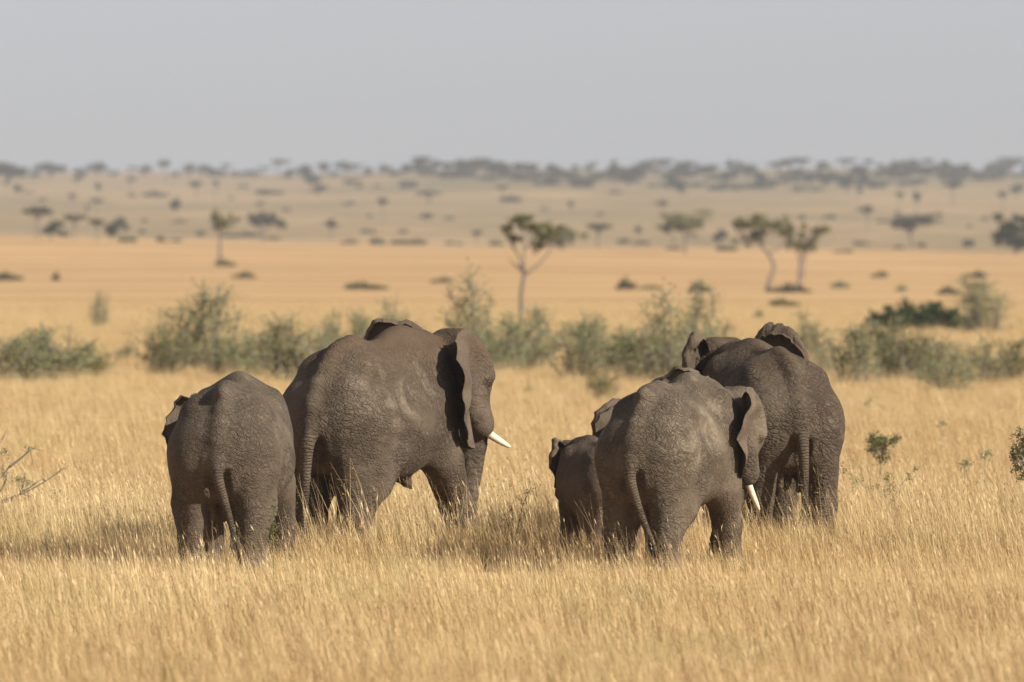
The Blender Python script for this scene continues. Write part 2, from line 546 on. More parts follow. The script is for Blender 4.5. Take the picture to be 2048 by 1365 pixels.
    F.cone(tuple(NP), tuple(hb0), 0.44, 0.38, 0.16, 0.86)
    F.cone((0.85, 0, 1.62), tuple(H((1.55, 0, 1.72))), 0.38, 0.28, 0.18, 0.85)
    # head
    def he(c, r, k): F.ell(tuple(H(c)), tuple(np.array(r) * hs), k, RH.T)
    def hc(a, b, ra, rb, k, sy=1.0):
        F.cone(tuple(H(a)), tuple(H(b)), ra * hs, rb * hs, k, sy)
    he((1.66, 0, 2.22), (0.40, 0.37, 0.42), 0.12)
    he((1.60, 0.17, 2.42), (0.26, 0.20, 0.22), 0.14)
    he((1.60, -0.17, 2.42), (0.26, 0.20, 0.22), 0.14)
    he((1.88, 0, 2.12), (0.26, 0.26, 0.36), 0.14)
    for sd in (1, -1):
        he((1.93, sd * 0.24, 2.12), (0.15, 0.10, 0.09), 0.08)      # brow
        he((1.72, sd * 0.25, 1.80), (0.20, 0.13, 0.24), 0.12)      # cheek
        hc((1.80, sd * 0.20, 1.86), (1.95, sd * 0.20, 1.56), 0.17, 0.17, 0.05)   # tusk sheath
        he((1.58, sd * 0.36, 2.10), (0.16, 0.10, 0.40), 0.12)       # ear root
    he((1.62, 0, 1.62), (0.26, 0.20, 0.24), 0.12)
    hc((1.66, 0, 1.58), (1.86, 0, 1.30), 0.15, 0.07, 0.08)        # lower jaw
    tr = p.get('trunk', [(1.88, 0, 1.92), (1.97, 0, 1.55), (1.98, 0, 1.15), (1.97, 0, .75), (1.98, 0, .40), (2.02, 0, .15)])
    trw = spline([H(q) for q in tr], 22)
    if p.get('trunk_drop', True):
        # the free length of the trunk hangs under gravity
        for i in range(1, len(trw)):
            f = i / (len(trw) - 1)
            trw[i][2] = max(trw[i][2], 0.10)
    trr = np.interp(np.linspace(0, 1, 22), [0, .18, .5, 1], [0.24, 0.18, 0.14, 0.075]) * hs
    for i in range(21):
        F.cone(tuple(trw[i]), tuple(trw[i + 1]), trr[i], trr[i + 1], 0.05)
    # hollow temples, hollows beside the tail
    for sd in (1, -1):
        F.ell(tuple(H((1.82, sd * 0.40, 2.26))), (0.15, 0.09, 0.12), 0.10, None, True)
        F.ell((-0.16, sd * 0.86 * fat, 1.98), (0.25, 0.10, 0.26), 0.20, None, True)
    V, Q = surface_nets(F.D, F.lo, F.h)
    V = rough_skin(V, Q, p.get('lump', 1.0))
    nb = len(V)
    # ring weight for wrinkles: near trunk, lower legs
    ring = np.zeros(nb); along = V[:, 2].copy()
    dt = np.full(nb, 9.0)
    ta = np.zeros(nb)
    for i in range(22):
        dd = np.linalg.norm(V - trw[i], axis=1)
        m = dd < dt; dt[m] = dd[m]; ta[m] = i * 0.07
    mt = dt < 0.30 * hs
    tw = np.clip((0.30 * hs - dt) / 0.1, 0, 1) * np.clip((ta - 0.15) / 0.2, 0, 1)
    along = np.where(tw > 0.02, ta, along)
    ring = np.maximum(tw, np.clip((0.75 - V[:, 2]) / 0.3, 0, 1) * 0.15)
    Vs, Fq, Ft = [V], [Q], []
    ringL, alongL = [ring], [along]
    off = nb
    earm = [np.zeros(nb)]
    for sd, key in ((1, 'ear_l'), (-1, 'ear_r')):
        spec = p[key]
        W, Fs = build_ear(sd, spec)
        W = np.array([H(q) for q in W])
        Vs.append(W)
        a, b = Fs
        if sd < 0: a, b = a[:, ::-1], b[:, ::-1]
        Fq.append(a + off); Ft.append(b + off)
        ringL.append(np.zeros(len(W))); alongL.append(W[:, 2]); earm.append(np.ones(len(W)))
        off += len(W)
    # tail
    tl = p.get('tail', [(-1.24, 0, 1.66), (-1.40, 0, 1.50), (-1.50, 0, 1.27), (-1.49, .02, 1.05), (-1.46, .03, .75), (-1.44, .03, .5)])
    tp = spline(tl, 30)
    trd = np.interp(np.linspace(0, 1, 30), [0, .12, .35, .7, 1], [0.13, 0.10, 0.076, 0.054, 0.032]) * p.get('tail_r', 1.0)
    Wt, Fs, al = tube(tp, trd, 12)
    Vs.append(Wt); Fq.append(Fs[0] + off); Ft += [Fs[1] + off, Fs[2] + off]
    ringL.append(np.ones(len(Wt))); alongL.append(al); earm.append(np.zeros(len(Wt)))
    off += len(Wt)
    V = np.vstack(Vs)
    me = mesh_np(name, V * s, [np.vstack(Fq), np.vstack(Ft)], [mats['skin']], True,
                 {'ring': np.concatenate(ringL), 'along': np.concatenate(alongL), 'ear': np.concatenate(earm)})
    o = link(name, me, None, pos, R(90 - heading))
    tag(o, label, 'elephant', 'elephant herd walking away through the grass')
    # tail hair
    bp = tp[-1]; hv_, hf = [], []
    rg_ = np.random.default_rng(3)
    n = 0
    for i in range(46):
        st = tp[-1 - rg_.integers(0, 4)] + rg_.normal(0, .012, 3)
        en = st + np.array([rg_.normal(0, .05), rg_.normal(0, .05), -rg_.uniform(.14, .30)])
        w = 0.006
        mid = (st + en) / 2 + rg_.normal(0, .012, 3)
        dirs = rg_.normal(0, 1, 3); dirs[2] = 0; dirs /= np.linalg.norm(dirs)
        hv_ += [st - dirs * w, st + dirs * w, mid + dirs * w, mid - dirs * w, en]
        hf.append((n, n + 1, n + 2, n + 3)); n += 5
    ht = np.array([(k * 5 + 3, k * 5 + 2, k * 5 + 4) for k in range(46)])
    link('tail_hair', mesh_np('tail_hair', np.array(hv_) * s, [np.array(hf), ht], [mats['hair']]), o)
    # eyes
    for sd in (1, -1):
        c = H((1.985, sd * 0.255, 2.035))
        u = np.linspace(0, np.pi, 7)[1:-1]; a = np.linspace(0, 2 * np.pi, 10, endpoint=False)
        pts = [c + 0.032 * np.array([math.sin(q) * math.cos(w), math.sin(q) * math.sin(w), math.cos(q)]) for q in u for w in a]
        pts += [c + (0, 0, .032), c - (0, 0, .032)]
        f4 = [(i * 10 + j, (i + 1) * 10 + j, (i + 1) * 10 + (j + 1) % 10, i * 10 + (j + 1) % 10) for i in range(4) for j in range(10)]
        f3 = [(50, j, (j + 1) % 10) for j in range(10)] + [(51, 40 + (j + 1) % 10, 40 + j) for j in range(10)]
        link('eye', mesh_np('eye', np.array(pts) * s, [np.array(f4), np.array(f3)], [mats['eye']], True), o)
    # tusks
    tk = p.get('tusk', 0.0)
    if tk > 0:
        for sd in (1, -1):
            b = np.array((1.93, sd * 0.205, 1.52))
            d0 = np.array(p.get('tusk_dir', (0.55, sd * 0.12, -0.83))) * (1, 1 if sd > 0 or 'tusk_dir' not in p else -1, 1)
            d0 = d0 / np.linalg.norm(d0)
            pts = []
            for t in np.linspace(-0.18, tk, 14):
                pts.append(H(b + d0 * t + np.array([0.30, 0, 0.42]) * (max(t, 0) ** 2) * p.get('tusk_curve', 0.8)))
            rr = np.interp(np.linspace(0, 1, 14), [0, .3, .8, .95, 1], [1, 1, .66, .42, .2]) * p.get('tusk_r', 0.055)
            Vt, Ftt, al = tube(pts, rr, 14)
            link('tusk', mesh_np('tusk', Vt * s, Ftt, [mats['ivory']], True, {'along': al / max(al.max(), .01)}), o)
    return o

def mat_skin(name, base, dust, rub, bump=1.0, cell=15.0, reddish=None, spots=()):
    t = NT(name)
    ob = t.obj()
    warp = t.noise(ob, 3.0, 2, .5, col=True)
    wv = t.node('ShaderNodeVectorMath', operation='MULTIPLY_ADD')
    t.l.new(warp, wv.inputs[0]); wv.inputs[1].default_value = (.22, .22, .22); t.l.new(ob, wv.inputs[2])
    q = wv.outputs[0]
    def vor(vec, sc, rnd=1.0):
        v = t.node('ShaderNodeTexVoronoi', feature='DISTANCE_TO_EDGE')
        v.inputs['Scale'].default_value = sc
        v.inputs['Randomness'].default_value = rnd
        t.l.new(vec, v.inputs['Vector'])
        return v.outputs['Distance']
    sep0 = t.node('ShaderNodeSeparateXYZ'); t.l.new(q, sep0.inputs[0])
    hor = t.math('SUBTRACT', sep0.outputs[0], sep0.outputs[1])
    def lines(k, sh, sz, off, w, det=1.0):
        """long thin creases: the level line of a stretched noise"""
        cb = t.node('ShaderNodeCombineXYZ')
        t.put(cb.inputs[0], t.math('MULTIPLY_ADD', sep0.outputs[0], sh, off))
        t.put(cb.inputs[1], t.math('MULTIPLY', sep0.outputs[1], sh))
        t.put(cb.inputs[2], t.math('MULTIPLY', t.math('MULTIPLY_ADD', hor, k, sep0.outputs[2]), sz))
        n = t.noise(cb.outputs[0], 1.0, det, .5)
        return t.rng(t.math('ABSOLUTE', t.math('SUBTRACT', n, .5)), 0.0, w)
    sep = t.node('ShaderNodeSeparateXYZ'); t.l.new(ob, sep.inputs[0])
    k = cell / 12.0
    def shear(kk, zs, off):
        cb = t.node('ShaderNodeCombineXYZ')
        t.put(cb.inputs[0], t.math('ADD', sep0.outputs[0], off)); t.put(cb.inputs[1], sep0.outputs[1])
        t.put(cb.inputs[2], t.math('MULTIPLY', t.math('MULTIPLY_ADD', hor, kk, sep0.outputs[2]), zs))
        return cb.outputs[0]
    a = t.rng(vor(shear(.6, 1.7, 0.0), cell * .72), 0.0, 0.13)
    b = t.rng(vor(shear(-.6, 1.7, 5.0), cell * .95), 0.0, 0.15)
    c = lines(.35, 7 * k, 30 * k, 0.0, .08, 2.0)
    f1 = lines(.12, 4 * k, 17 * k, 3.0, .07, 2.5)
    f2 = lines(.0, 18 * k, 3.0 * k, 11.0, .07, 2.5)
    fl = t.math('MULTIPLY', t.rng(sep.outputs[0], -.45, .05), t.rng(sep.outputs[0], 1.0, .55))
    fold = t.math('ADD', t.math('MULTIPLY', f2, fl), t.math('MULTIPLY', f1, t.math('SUBTRACT', 1.0, fl)))
    ring, al, ear = t.attr('ring'), t.attr('along'), t.attr('ear')
    rs = t.math('SINE', t.math('MULTIPLY', t.math('ADD', al, t.math('MULTIPLY', t.noise(ob, 9, 1), .03)), 175.0))
    rs = t.math('MULTIPLY', t.rng(rs, -1.0, .2), ring)
    mott = t.noise(ob, 2.2, 4, .6)
    amt = t.math('MULTIPLY', t.rng(t.noise(ob, 1.6, 2, .5), .34, .60, .34, 1.0), t.math('SUBTRACT', 1.0, t.math('MULTIPLY', ear, .75)))
    amt = t.math('MULTIPLY', amt, t.rng(sep.outputs[2], 2.7, 1.5, .55, 1.0))
    h = t.math('ADD', t.math('MULTIPLY', a, .40), t.math('MULTIPLY', b, .30))
    h = t.math('ADD', h, t.math('MULTIPLY', c, .30))
    h = t.math('ADD', h, t.math('MULTIPLY', fold, .55))
    h = t.math('MULTIPLY', h, amt)
    h = t.math('ADD', h, t.math('MULTIPLY', rs, 1.0))
    h = t.math('ADD', h, t.math('MULTIPLY', t.noise(ob, 130, 2, .6), .14))
    h = t.math('ADD', h, t.math('MULTIPLY', t.noise(t.scalev(ob, (9, 9, 4)), 1.0, 3, .6), t.math('MULTIPLY', ear, 2.6)))
    bp = t.node('ShaderNodeBump')
    bp.inputs['Strength'].default_value = 1.0
    bp.inputs['Distance'].default_value = 0.012 * bump
    t.l.new(h, bp.inputs['Height'])
    col = t.mix(t.rng(mott, .38, .66), base + (1,), dust + (1,))
    col = t.mix(t.math('MULTIPLY', t.rng(t.noise(ob, 3.6, 3, .6), .50, .72), .40), col, dust + (1,))
    # pale dusty rubs on the flank and the hip
    rubm = t.math('MULTIPLY', t.rng(t.noise(ob, 1.25, 3, .6, dist=.4), .57, .70), t.rng(sep.outputs[2], 1.2, 1.7))
    col = t.mix(t.math('MULTIPLY', rubm, .5), col, rub + (1,))
    for (cx_, cy_, cz_, rx_, rz_) in spots:      # hide rubbed pale by trees and dust baths
        d2 = t.math('ADD', t.math('POWER', t.math('DIVIDE', t.math('SUBTRACT', sep.outputs[0], cx_), rx_), 2.0), t.math('POWER', t.math('DIVIDE', t.math('SUBTRACT', sep.outputs[2], cz_), rz_), 2.0))
        side = t.rng(t.math('MULTIPLY', sep.outputs[1], -1.0 if cy_ < 0 else 1.0), .15, .4)
        msk = t.math('MULTIPLY', t.math('SUBTRACT', 1.0, t.rng(d2, .15, 1.0)), side)
        msk = t.math('MULTIPLY', msk, t.rng(t.noise(ob, 6.0, 4, .7), .38, .62))
        col = t.mix(t.math('MULTIPLY', msk, .50), col, rub + (1,))
    if reddish:
        col = t.mix(t.math('MULTIPLY', t.rng(sep.outputs[2], 1.9, 2.6), t.math('MULTIPLY_ADD', ear, -.6, .75)), col, reddish + (1,))
    # crease shade painted into the colour, with lodged dirt, so wrinkles read as lines
    cr = t.math('MULTIPLY', t.math('MULTIPLY', a, b), t.rng(fold, 0, 1, .5, 1))
    col = t.mix(t.math('MULTIPLY', t.math('SUBTRACT', 1.0, cr), t.math('MULTIPLY', amt, .58)), col, tuple(x * .42 for x in base) + (1,))
    t.principled(col, 0.85, bp.outputs[0], 0.12)
    return t.m

def mat_ivory():
    t = NT('ivory')
    al = t.attr('along')
    n = t.noise(t.obj(), 14, 4, .65)
    f = t.rng(t.math('ADD', al, t.math('MULTIPLY', n, .5)), .58, .82)
    col = t.mix(f, (.20, .11, .06, 1), (.74, .64, .46, 1))
    col = t.mix(t.math('MULTIPLY', t.rng(t.noise(t.obj(), 30, 3), .5, .7), .5), col, (.42, .27, .14, 1))
    t.principled(col, .38, None, .5)
    return t.m

def mat_plain(name, c, rough=.8, spec=.3):
    t = NT(name)
    n = t.noise(t.obj(), 30, 3)
    t.principled(t.mix(n, tuple(x * .75 for x in c) + (1,), tuple(min(1, x * 1.25) for x in c) + (1,)), rough, None, spec)
    return t.m

IVORY = mat_ivory(); HAIR = mat_plain('tail_hair_black', (.018, .015, .013)); EYE = mat_plain('eye_dark', (.02, .012, .008), .15, .6)
def mset(skin): return dict(skin=skin, ivory=IVORY, hair=HAIR, eye=EYE)

def ear_spec(open_deg, **k):
    d = dict(open=R(open_deg)); d.update(k); return d

def spot(px, d, z=0.0): return Vector((px2x(px, d), d, z))

S_COW = mat_skin('skin_cow', (0.100, 0.074, 0.051), (0.139, 0.106, 0.076), (0.266, 0.215, 0.154), 1.25, 13.5, (0.098, 0.063, 0.037), spots=((-.25, -1, 1.85, .30, .30), (.28, -1, 2.05, .12, .5), (-.85, -1, 1.75, .35, .3)))
S_YOUNG = mat_skin('skin_young', (0.102, 0.078, 0.055), (0.137, 0.106, 0.077), (0.227, 0.185, 0.134), 1.1, 14.5, spots=((-.4, -1, 1.5, .4, .3), (-.2, -1, 1.15, .3, .25)))
S_TEEN = mat_skin('skin_teen', (0.105, 0.080, 0.055), (0.157, 0.122, 0.086), (0.298, 0.245, 0.178), 1.2, 13.5, spots=((-.75, -1, 1.45, .5, .35), (-.1, -1, 1.6, .3, .4), (.3, -1, 1.85, .10, .30), (-.7, 1, 1.5, .5, .3)))
S_OLD = mat_skin('skin_old', (0.092, 0.067, 0.047), (0.133, 0.103, 0.071), (0.258, 0.207, 0.148), 1.7, 10.5, (0.091, 0.060, 0.037), spots=((-.9, -1, 1.45, .45, .35), (-.9, 1, 1.45, .45, .35)))
S_CALF = mat_skin('skin_calf', (0.118, 0.083, 0.056), (0.145, 0.106, 0.074), (0.188, 0.145, 0.104), .8, 16)

ELEPHANTS = []
def add(*a, **k): ELEPHANTS.append(build_elephant(*a, **k))
def tail(*q): return [(-1.24, 0, 1.66), (-1.40, 0, 1.50)] + list(q)

# left: half grown elephant, straight from behind
add('elephant', 'young grey elephant seen squarely from behind, left of the big brown-backed cow',
    spot(464, 96.6), 6, 0.85, dict(head_yaw=-12, head_pitch=22, fat=.99, head_s=.95, neck_dz=-.08, ridge=1.6,
    ear_l=ear_spec(84, size=.98, seed=2, dz=.06, tilt=-.16, fold=.16), ear_r=ear_spec(24, size=.9, seed=4),
    legs=dict(hl=(.10, 0), hr=(-.16, .0), fl=(.1, 0), fr=(.22, -.13)), tusk=.48, tusk_r=.042, tusk_dir=(.4, .62, -.6),
    tail=tail((-1.50, -0.02, 1.27), (-1.48, -.09, 1.0), (-1.45, -.17, .72), (-1.42, -.24, .42))), mset(S_YOUNG))
# big cow, three quarter rear view, head turned right
add('elephant', 'largest elephant, brown-backed cow walking away to the right with her white tusk in profile',
    spot(741, 102.3), 28, 1.03, dict(head_yaw=-29, head_pitch=6, udder=True, saddle=.03, ridge=.6, fat=.86,
    ear_l=ear_spec(50, size=1.0, seed=3, dz=.12, tilt=.05), ear_r=ear_spec(69, size=.98, seed=5, fold=.10, tilt=-.05),
    legs=dict(hl=(.18, 0.02), hr=(-.10, .0), fl=(-.30, 0), fr=(.72, 0)), tusk=.47, tusk_r=.058, tusk_dir=(.88, .12, -.50), tusk_curve=.3,
    tail=tail((-1.50, 0.0, 1.27), (-1.49, .03, 1.0), (-1.46, .06, .66), (-1.42, .12, .24)), tail_r=1.1), mset(S_COW))
# small calf
add('elephant', 'smallest elephant, brown calf walking at the left side of the tusked young one',
    spot(1199, 100.3), -18, 0.548, dict(head_yaw=4, head_pitch=16, fat=.93, ridge=1.4,
    ear_l=ear_spec(46, size=.80, seed=6, fold=.2, dz=.17), ear_r=ear_spec(30, size=.8, seed=7),
    tail=tail((-1.52, 0.0, 1.27), (-1.50, .0, 1.0), (-1.46, .03, .70), (-1.44, .05, .4))), mset(S_CALF))
# tusked teenager in front of the old one
add('elephant', 'tusked young elephant with pale dusty flank, tail swung right, between calf and wrinkled elephant',
    spot(1342, 96.2), 23, 0.85, dict(head_yaw=-32, head_pitch=20, fat=.85, neck_dz=-.03, ridge=1.2, hipbone=1.1,
    ear_l=ear_spec(50, size=1.02, seed=8, dz=.10, tilt=.12), ear_r=ear_spec(70, size=.96, seed=9, tilt=-.1, fold=.12),
    legs=dict(hl=(.06, 0.03), hr=(-.14, .0), fl=(-.1, 0), fr=(.25, 0)), tusk=.52, tusk_r=.055, tusk_dir=(.62, .10, -.76), tusk_curve=.25,
    tail=tail((-1.50, -0.03, 1.27), (-1.49, -.10, 1.0), (-1.45, -.20, .70), (-1.40, -.32, .40))), mset(S_TEEN))
# old deeply wrinkled one at the right
add('elephant', 'deeply wrinkled grey elephant at the right of the herd, walking away left, both ears raised',
    spot(1535, 107.0), -16, 0.955, dict(head_yaw=6, neck_dy=.05, head_pitch=2, fat=1.0, ridge=.5, sheath=True,
    ear_l=ear_spec(50, size=.90, seed=10, dz=.26, fold=.24), ear_r=ear_spec(48, size=1.0, seed=11, dz=.36, tilt=.06, fold=.30, fw=[0, 0, .2, .6, 1, 1.3, .8, 0]),
    legs=dict(hl=(.12, 0), hr=(-.08, .0), fl=(.1, 0), fr=(-.1, 0)), tusk=.3,
    tail=tail((-1.51, 0.0, 1.27), (-1.49, -.02, 1.0), (-1.46, -.04, .66), (-1.42, -.05, .35)), tail_r=1.1), mset(S_OLD))
# the one almost hidden behind the teenager
add('elephant', 'elephant almost hidden behind the tusked young one, only its left ear showing above the calf',
    spot(1312, 103.9), 4, 0.715, dict(head_yaw=0, head_pitch=10,
    ear_l=ear_spec(74, size=1.05, seed=12, fold=.24), ear_r=ear_spec(40, size=.9, seed=13)), mset(S_YOUNG), hv=0.035)
# ------------------------------------------------------------------ ground and air
def mat_ground():
    t = NT('dry_savanna')
    p = t.pos()
    sp = t.node('ShaderNodeSeparateXYZ'); t.l.new(p, sp.inputs[0])
    y = sp.outputs[1]
    base = t.mix(t.rng(t.noise(p, .035, 4, .6), .35, .65), (.53, .335, .152, 1), (.43, .258, .115, 1))
    base = t.mix(t.math('MULTIPLY', t.rng(t.noise(t.scalev(p, (.3, 1, 1)), .012, 4, .62), .47, .62), .7), base, (.385, .235, .105, 1))
    base = t.mix(t.math('MULTIPLY', t.rng(t.noise(t.scalev(p, (.15, 1, 1), (7, 3, 0)), .03, 4, .6), .45, .62), .65), base, (.58, .385, .19, 1))
    base = t.mix(t.math('MULTIPLY', t.rng(t.noise(p, .35, 3, .6), .55, .7), .3), base, (.30, .20, .09, 1))
    # the far hillside carries thinner, browner grass
    far = t.rng(y, 1380, 1650)
    hill = t.mix(t.rng(t.noise(t.scalev(p, (1, .5, 1)), .010, 5, .65), .38, .62), (.40, .275, .145, 1), (.30, .215, .115, 1))
    hill = t.mix(t.math('MULTIPLY', t.rng(t.noise(p, .035, 4, .7), .50, .64), .7), hill, (.15, .13, .065, 1))
    hill = t.mix(t.math('MULTIPLY', t.rng(t.noise(t.scalev(p, (1, .4, 1), (90, 0, 0)), .006, 5, .6), .48, .6), .5), hill, (.21, .165, .085, 1))
    wood = t.math('MULTIPLY', t.rng(y, 2900, 3600), t.rng(t.math('ADD', t.math('DIVIDE', sp.outputs[0], y), t.math('MULTIPLY', t.noise(p, .004, 3), .03)), -.012, .012))
    hill = t.mix(t.math('MULTIPLY', wood, .5), hill, (.13, .125, .06, 1))
    col = t.mix(far, base, hill)
    t.principled(col, .95, None, .05)
    return t.m

ys = np.concatenate([np.linspace(-80, 40, 5)[:-1], np.linspace(40, 600, 90)[:-1], np.linspace(600, 2000, 160)[:-1], np.linspace(2000, 6400, 220)])
us = np.linspace(-1, 1, 61)
gx = us[None, :] * (60 + 0.20 * np.maximum(ys, 0))[:, None]
gy = np.repeat(ys[:, None], 61, 1)
gz = terrain(gx, gy)
GV = np.stack([gx, gy, gz], -1).reshape(-1, 3)
ii = np.arange(len(ys) - 1)[:, None] * 61; jj = np.arange(60)[None, :]
GF = np.stack([ii + jj, ii + jj + 1, ii + 62 + jj, ii + 61 + jj], -1).reshape(-1, 4)
ground = link('ground', mesh_np('ground', GV, GF, [mat_ground()], True))
tag(ground, 'dry straw-coloured savanna plain rising to a low hillside', 'ground', kind='structure')

# ------------------------------------------------------------------ leaves, trunks, bushes, trees
def mat_leaf(name, c1, c2, trans=.25):
    t = NT(name)
    oi = t.node('ShaderNodeObjectInfo')
    n = t.noise(t.obj(), 1.7, 3, .6)
    tone = t.attr('tone')
    f = t.math('ADD', t.math('MULTIPLY', n, .6), t.math('MULTIPLY', tone, .6))
    col = t.mix(t.rng(f, .25, .85), c1 + (1,), c2 + (1,))
    col = t.mix(t.math('MULTIPLY', oi.outputs['Random'], .35), col, tuple((a + b) * .38 for a, b in zip(c1, c2)) + (1,))
    d = t.node('ShaderNodeBsdfDiffuse'); tr = t.node('ShaderNodeBsdfTranslucent')
    t.l.new(col, d.inputs[0]); t.l.new(col, tr.inputs[0])
    mx = t.node('ShaderNodeMixShader'); mx.inputs[0].default_value = trans
    t.l.new(d.outputs[0], mx.inputs[1]); t.l.new(tr.outputs[0], mx.inputs[2])
    t.l.new(mx.outputs[0], t.out.inputs['Surface'])
    return t.m

M_BUSH = mat_leaf('bush_leaf', (.175, .20, .09), (.31, .325, .165))
M_BUSHG = mat_leaf('bush_leaf_green', (.10, .115, .042), (.19, .19, .082))
M_ACACIA = mat_leaf('acacia_leaf', (.15, .155, .055), (.29, .27, .11), .4)
M_FAR = mat_leaf('far_leaf', (.058, .068, .042), (.115, .118, .070))
M_SHRUB = mat_leaf('shrub_leaf', (.085, .085, .042), (.16, .145, .075))
M_DARK = mat_leaf('evergreen_leaf', (.030, .048, .020), (.060, .082, .034))
M_FRESH = mat_leaf('fresh_leaf', (.07, .12, .025), (.15, .20, .055))
M_BARK = mat_plain('bark_grey', (.19, .155, .125), .9, .1)
M_TWIG = mat_plain('twig_pale', (.21, .185, .135), .9, .1)

class Geo:
    def __init__(s): s.V, s.Q, s.T, s.tone, s.n = [], [], [], [], 0
    def leaves(s, C, size, rg, flat=0.0, tone=None, asp=0.6):
        """one small quad per centre, random turn; flat pulls the quads level"""
        C = np.asarray(C, float); m = len(C)
        if m == 0: return
        a = rg.normal(0, 1, (m, 3)); a[:, 2] *= (1 - flat); a /= np.linalg.norm(a, axis=1)[:, None] + 1e-9
        b = rg.normal(0, 1, (m, 3)); b -= a * (a * b).sum(1)[:, None]; b /= np.linalg.norm(b, axis=1)[:, None] + 1e-9
        sz = (size * rg.uniform(.6, 1.4, m))[:, None]
        p = np.stack([C - a * sz, C + b * sz * asp, C + a * sz, C - b * sz * asp], 1).reshape(-1, 3)
        s.V.append(p); s.Q.append(np.arange(4 * m).reshape(-1, 4) + s.n); s.n += 4 * m
        tn = rg.uniform(0, 1, m) if tone is None else np.clip(tone + rg.normal(0, .18, m), 0, 1)
        s.tone.append(np.repeat(tn, 4))
    def tube(s, pts, radii, nseg=6):
        V, F, al = tube(pts, radii, nseg)
        s.V.append(V); s.Q.append(F[0] + s.n); s.T += [F[1] + s.n, F[2] + s.n]
        s.tone.append(np.full(len(V), .5)); s.n += len(V)
    def mesh(s, name, mat, smooth=False):
        return mesh_np(name, np.vstack(s.V), [np.vstack(s.Q)] + ([np.vstack(s.T)] if s.T else []), [mat], smooth, {'tone': np.concatenate(s.tone)})

def clump_pts(c, r, n, rg, shell=.55):
    """points in an uneven ellipsoid, denser outside, with bites taken out"""
    d = rg.normal(0, 1, (n, 3)); d /= np.linalg.norm(d, axis=1)[:, None]
    rad = (shell + (1 - shell) * rg.uniform(0, 1, n)) * rg.uniform(.75, 1.0, n)
    k = rg.uniform(0, 6.28, 3)
    lump = 1 + .22 * np.sin(d[:, 0] * 5 + k[0]) + .18 * np.sin(d[:, 1] * 6 + k[1]) + .15 * np.sin(d[:, 2] * 5 + k[2])
    return np.asarray(c) + d * (rad * lump)[:, None] * np.asarray(r)

def thorn_bush(seed, h, w, dens, leaf=.05, upright=.6):
    """many stemmed bush: returns stem Geo and leaf Geo"""
    rg = np.random.default_rng(seed)
    st, lf = Geo(), Geo()
    ns = int(7 + 5 * w)
    for i in range(ns):
        ang = rg.uniform(0, 6.28); lean = rg.uniform(.15, 1.0) * w * .5
        hh = h * rg.uniform(.45, 1.0) * (1 - .35 * (lean / (w * .5)) ** 2)
        top = np.array([math.cos(ang) * lean, math.sin(ang) * lean, hh])
        b = np.array([rg.normal(0, .12 * w), rg.normal(0, .12 * w), -.1])
        mid = (b + top) / 2 + rg.normal(0, .08, 3) * h
        P = spline([b, mid, top], 8)
        st.tube(P, np.linspace(.022, .006, 8) * (.6 + .3 * h), 5)
        nt = int(6 + 5 * h)
        for j in range(nt):
            f = rg.uniform(.18, 1.0)
            q = P[min(7, int(f * 7))]
            dr = rg.normal(0, 1, 3); dr[2] = abs(dr[2]) * upright + .1; dr /= np.linalg.norm(dr)
            L = rg.uniform(.15, .5) * (1.25 - f * .7) * min(1.2, .5 + h * .35)
            e = q + dr * L
            st.tube([q, (q + e) / 2 + rg.normal(0, .02, 3), e], [.009, .006, .003], 4)
            n = int(dens * .72 * rg.uniform(.2, 1.6))
            if rg.uniform() < .15: n = n // 5
            tt = rg.uniform(.15, 1.05, n)[:, None]
            lf.leaves(q + (e - q) * tt + rg.normal(0, .05 + .025 * h, (n, 3)), leaf, rg, .2, rg.uniform(.2, .8))
    return st, lf

def low_bush(seed, w, h, n, leaf):
    rg = np.random.default_rng(seed)
    st, lf = Geo(), Geo()
    st.tube(np.array([(-.3 * w, 0, 0), (0, .02, 0), (.3 * w, 0, 0)]), [.03, .05, .03], 5)
    st.tube(np.array([(0, -.3 * w, 0), (.02, 0, 0), (0, .3 * w, 0)]), [.03, .05, .03], 5)
    k = 11
    for i in range(k):
        x = (-.42 + .84 * i / (k - 1)) * w + rg.normal(0, .02) * w; yv = rg.uniform(-.25, .25) * w
        r = rg.uniform(.10, .17) * w
        hh = h * rg.uniform(.55, 1.0) * (1 - .7 * (abs(x) / (.5 * w)) ** 2)
        P = clump_pts((x, yv, hh * .5), (r, r * .9, hh * .5), n // k, rg, .3)
        P = P[P[:, 2] > .0]
        lf.leaves(P, leaf, rg, .15, rg.uniform(.25, .8))
        for j in range(2):
            e = np.array([x, yv, hh * .8]) + rg.normal(0, r * .3, 3)
            st.tube([(x * .5, yv * .5, .0), e], [.02, .006], 4)
    return st, lf

def put(name, label, cat, group, st, lf, leafm, woodm, loc, rz=0.0, scale=1.0, parts=('stem', 'foliage')):
    o = bpy.data.objects.new(name, None); COL.objects.link(o)
    o.empty_display_size = .3
    o.location = loc; o.rotation_euler = (0, 0, rz)
    o.scale = scale if hasattr(scale, '__len__') else (scale,) * 3
    tag(o, label, cat, group)
    link(parts[0], st if not isinstance(st, Geo) else st.mesh(parts[0], woodm), o)
    link(parts[1], lf if not isinstance(lf, Geo) else lf.mesh(parts[1], leafm), o)
    return o

def copy_tree(o):
    c = o.copy(); COL.objects.link(c)
    for ch in o.children:
        d = ch.copy(); COL.objects.link(d); d.parent = c
    return c

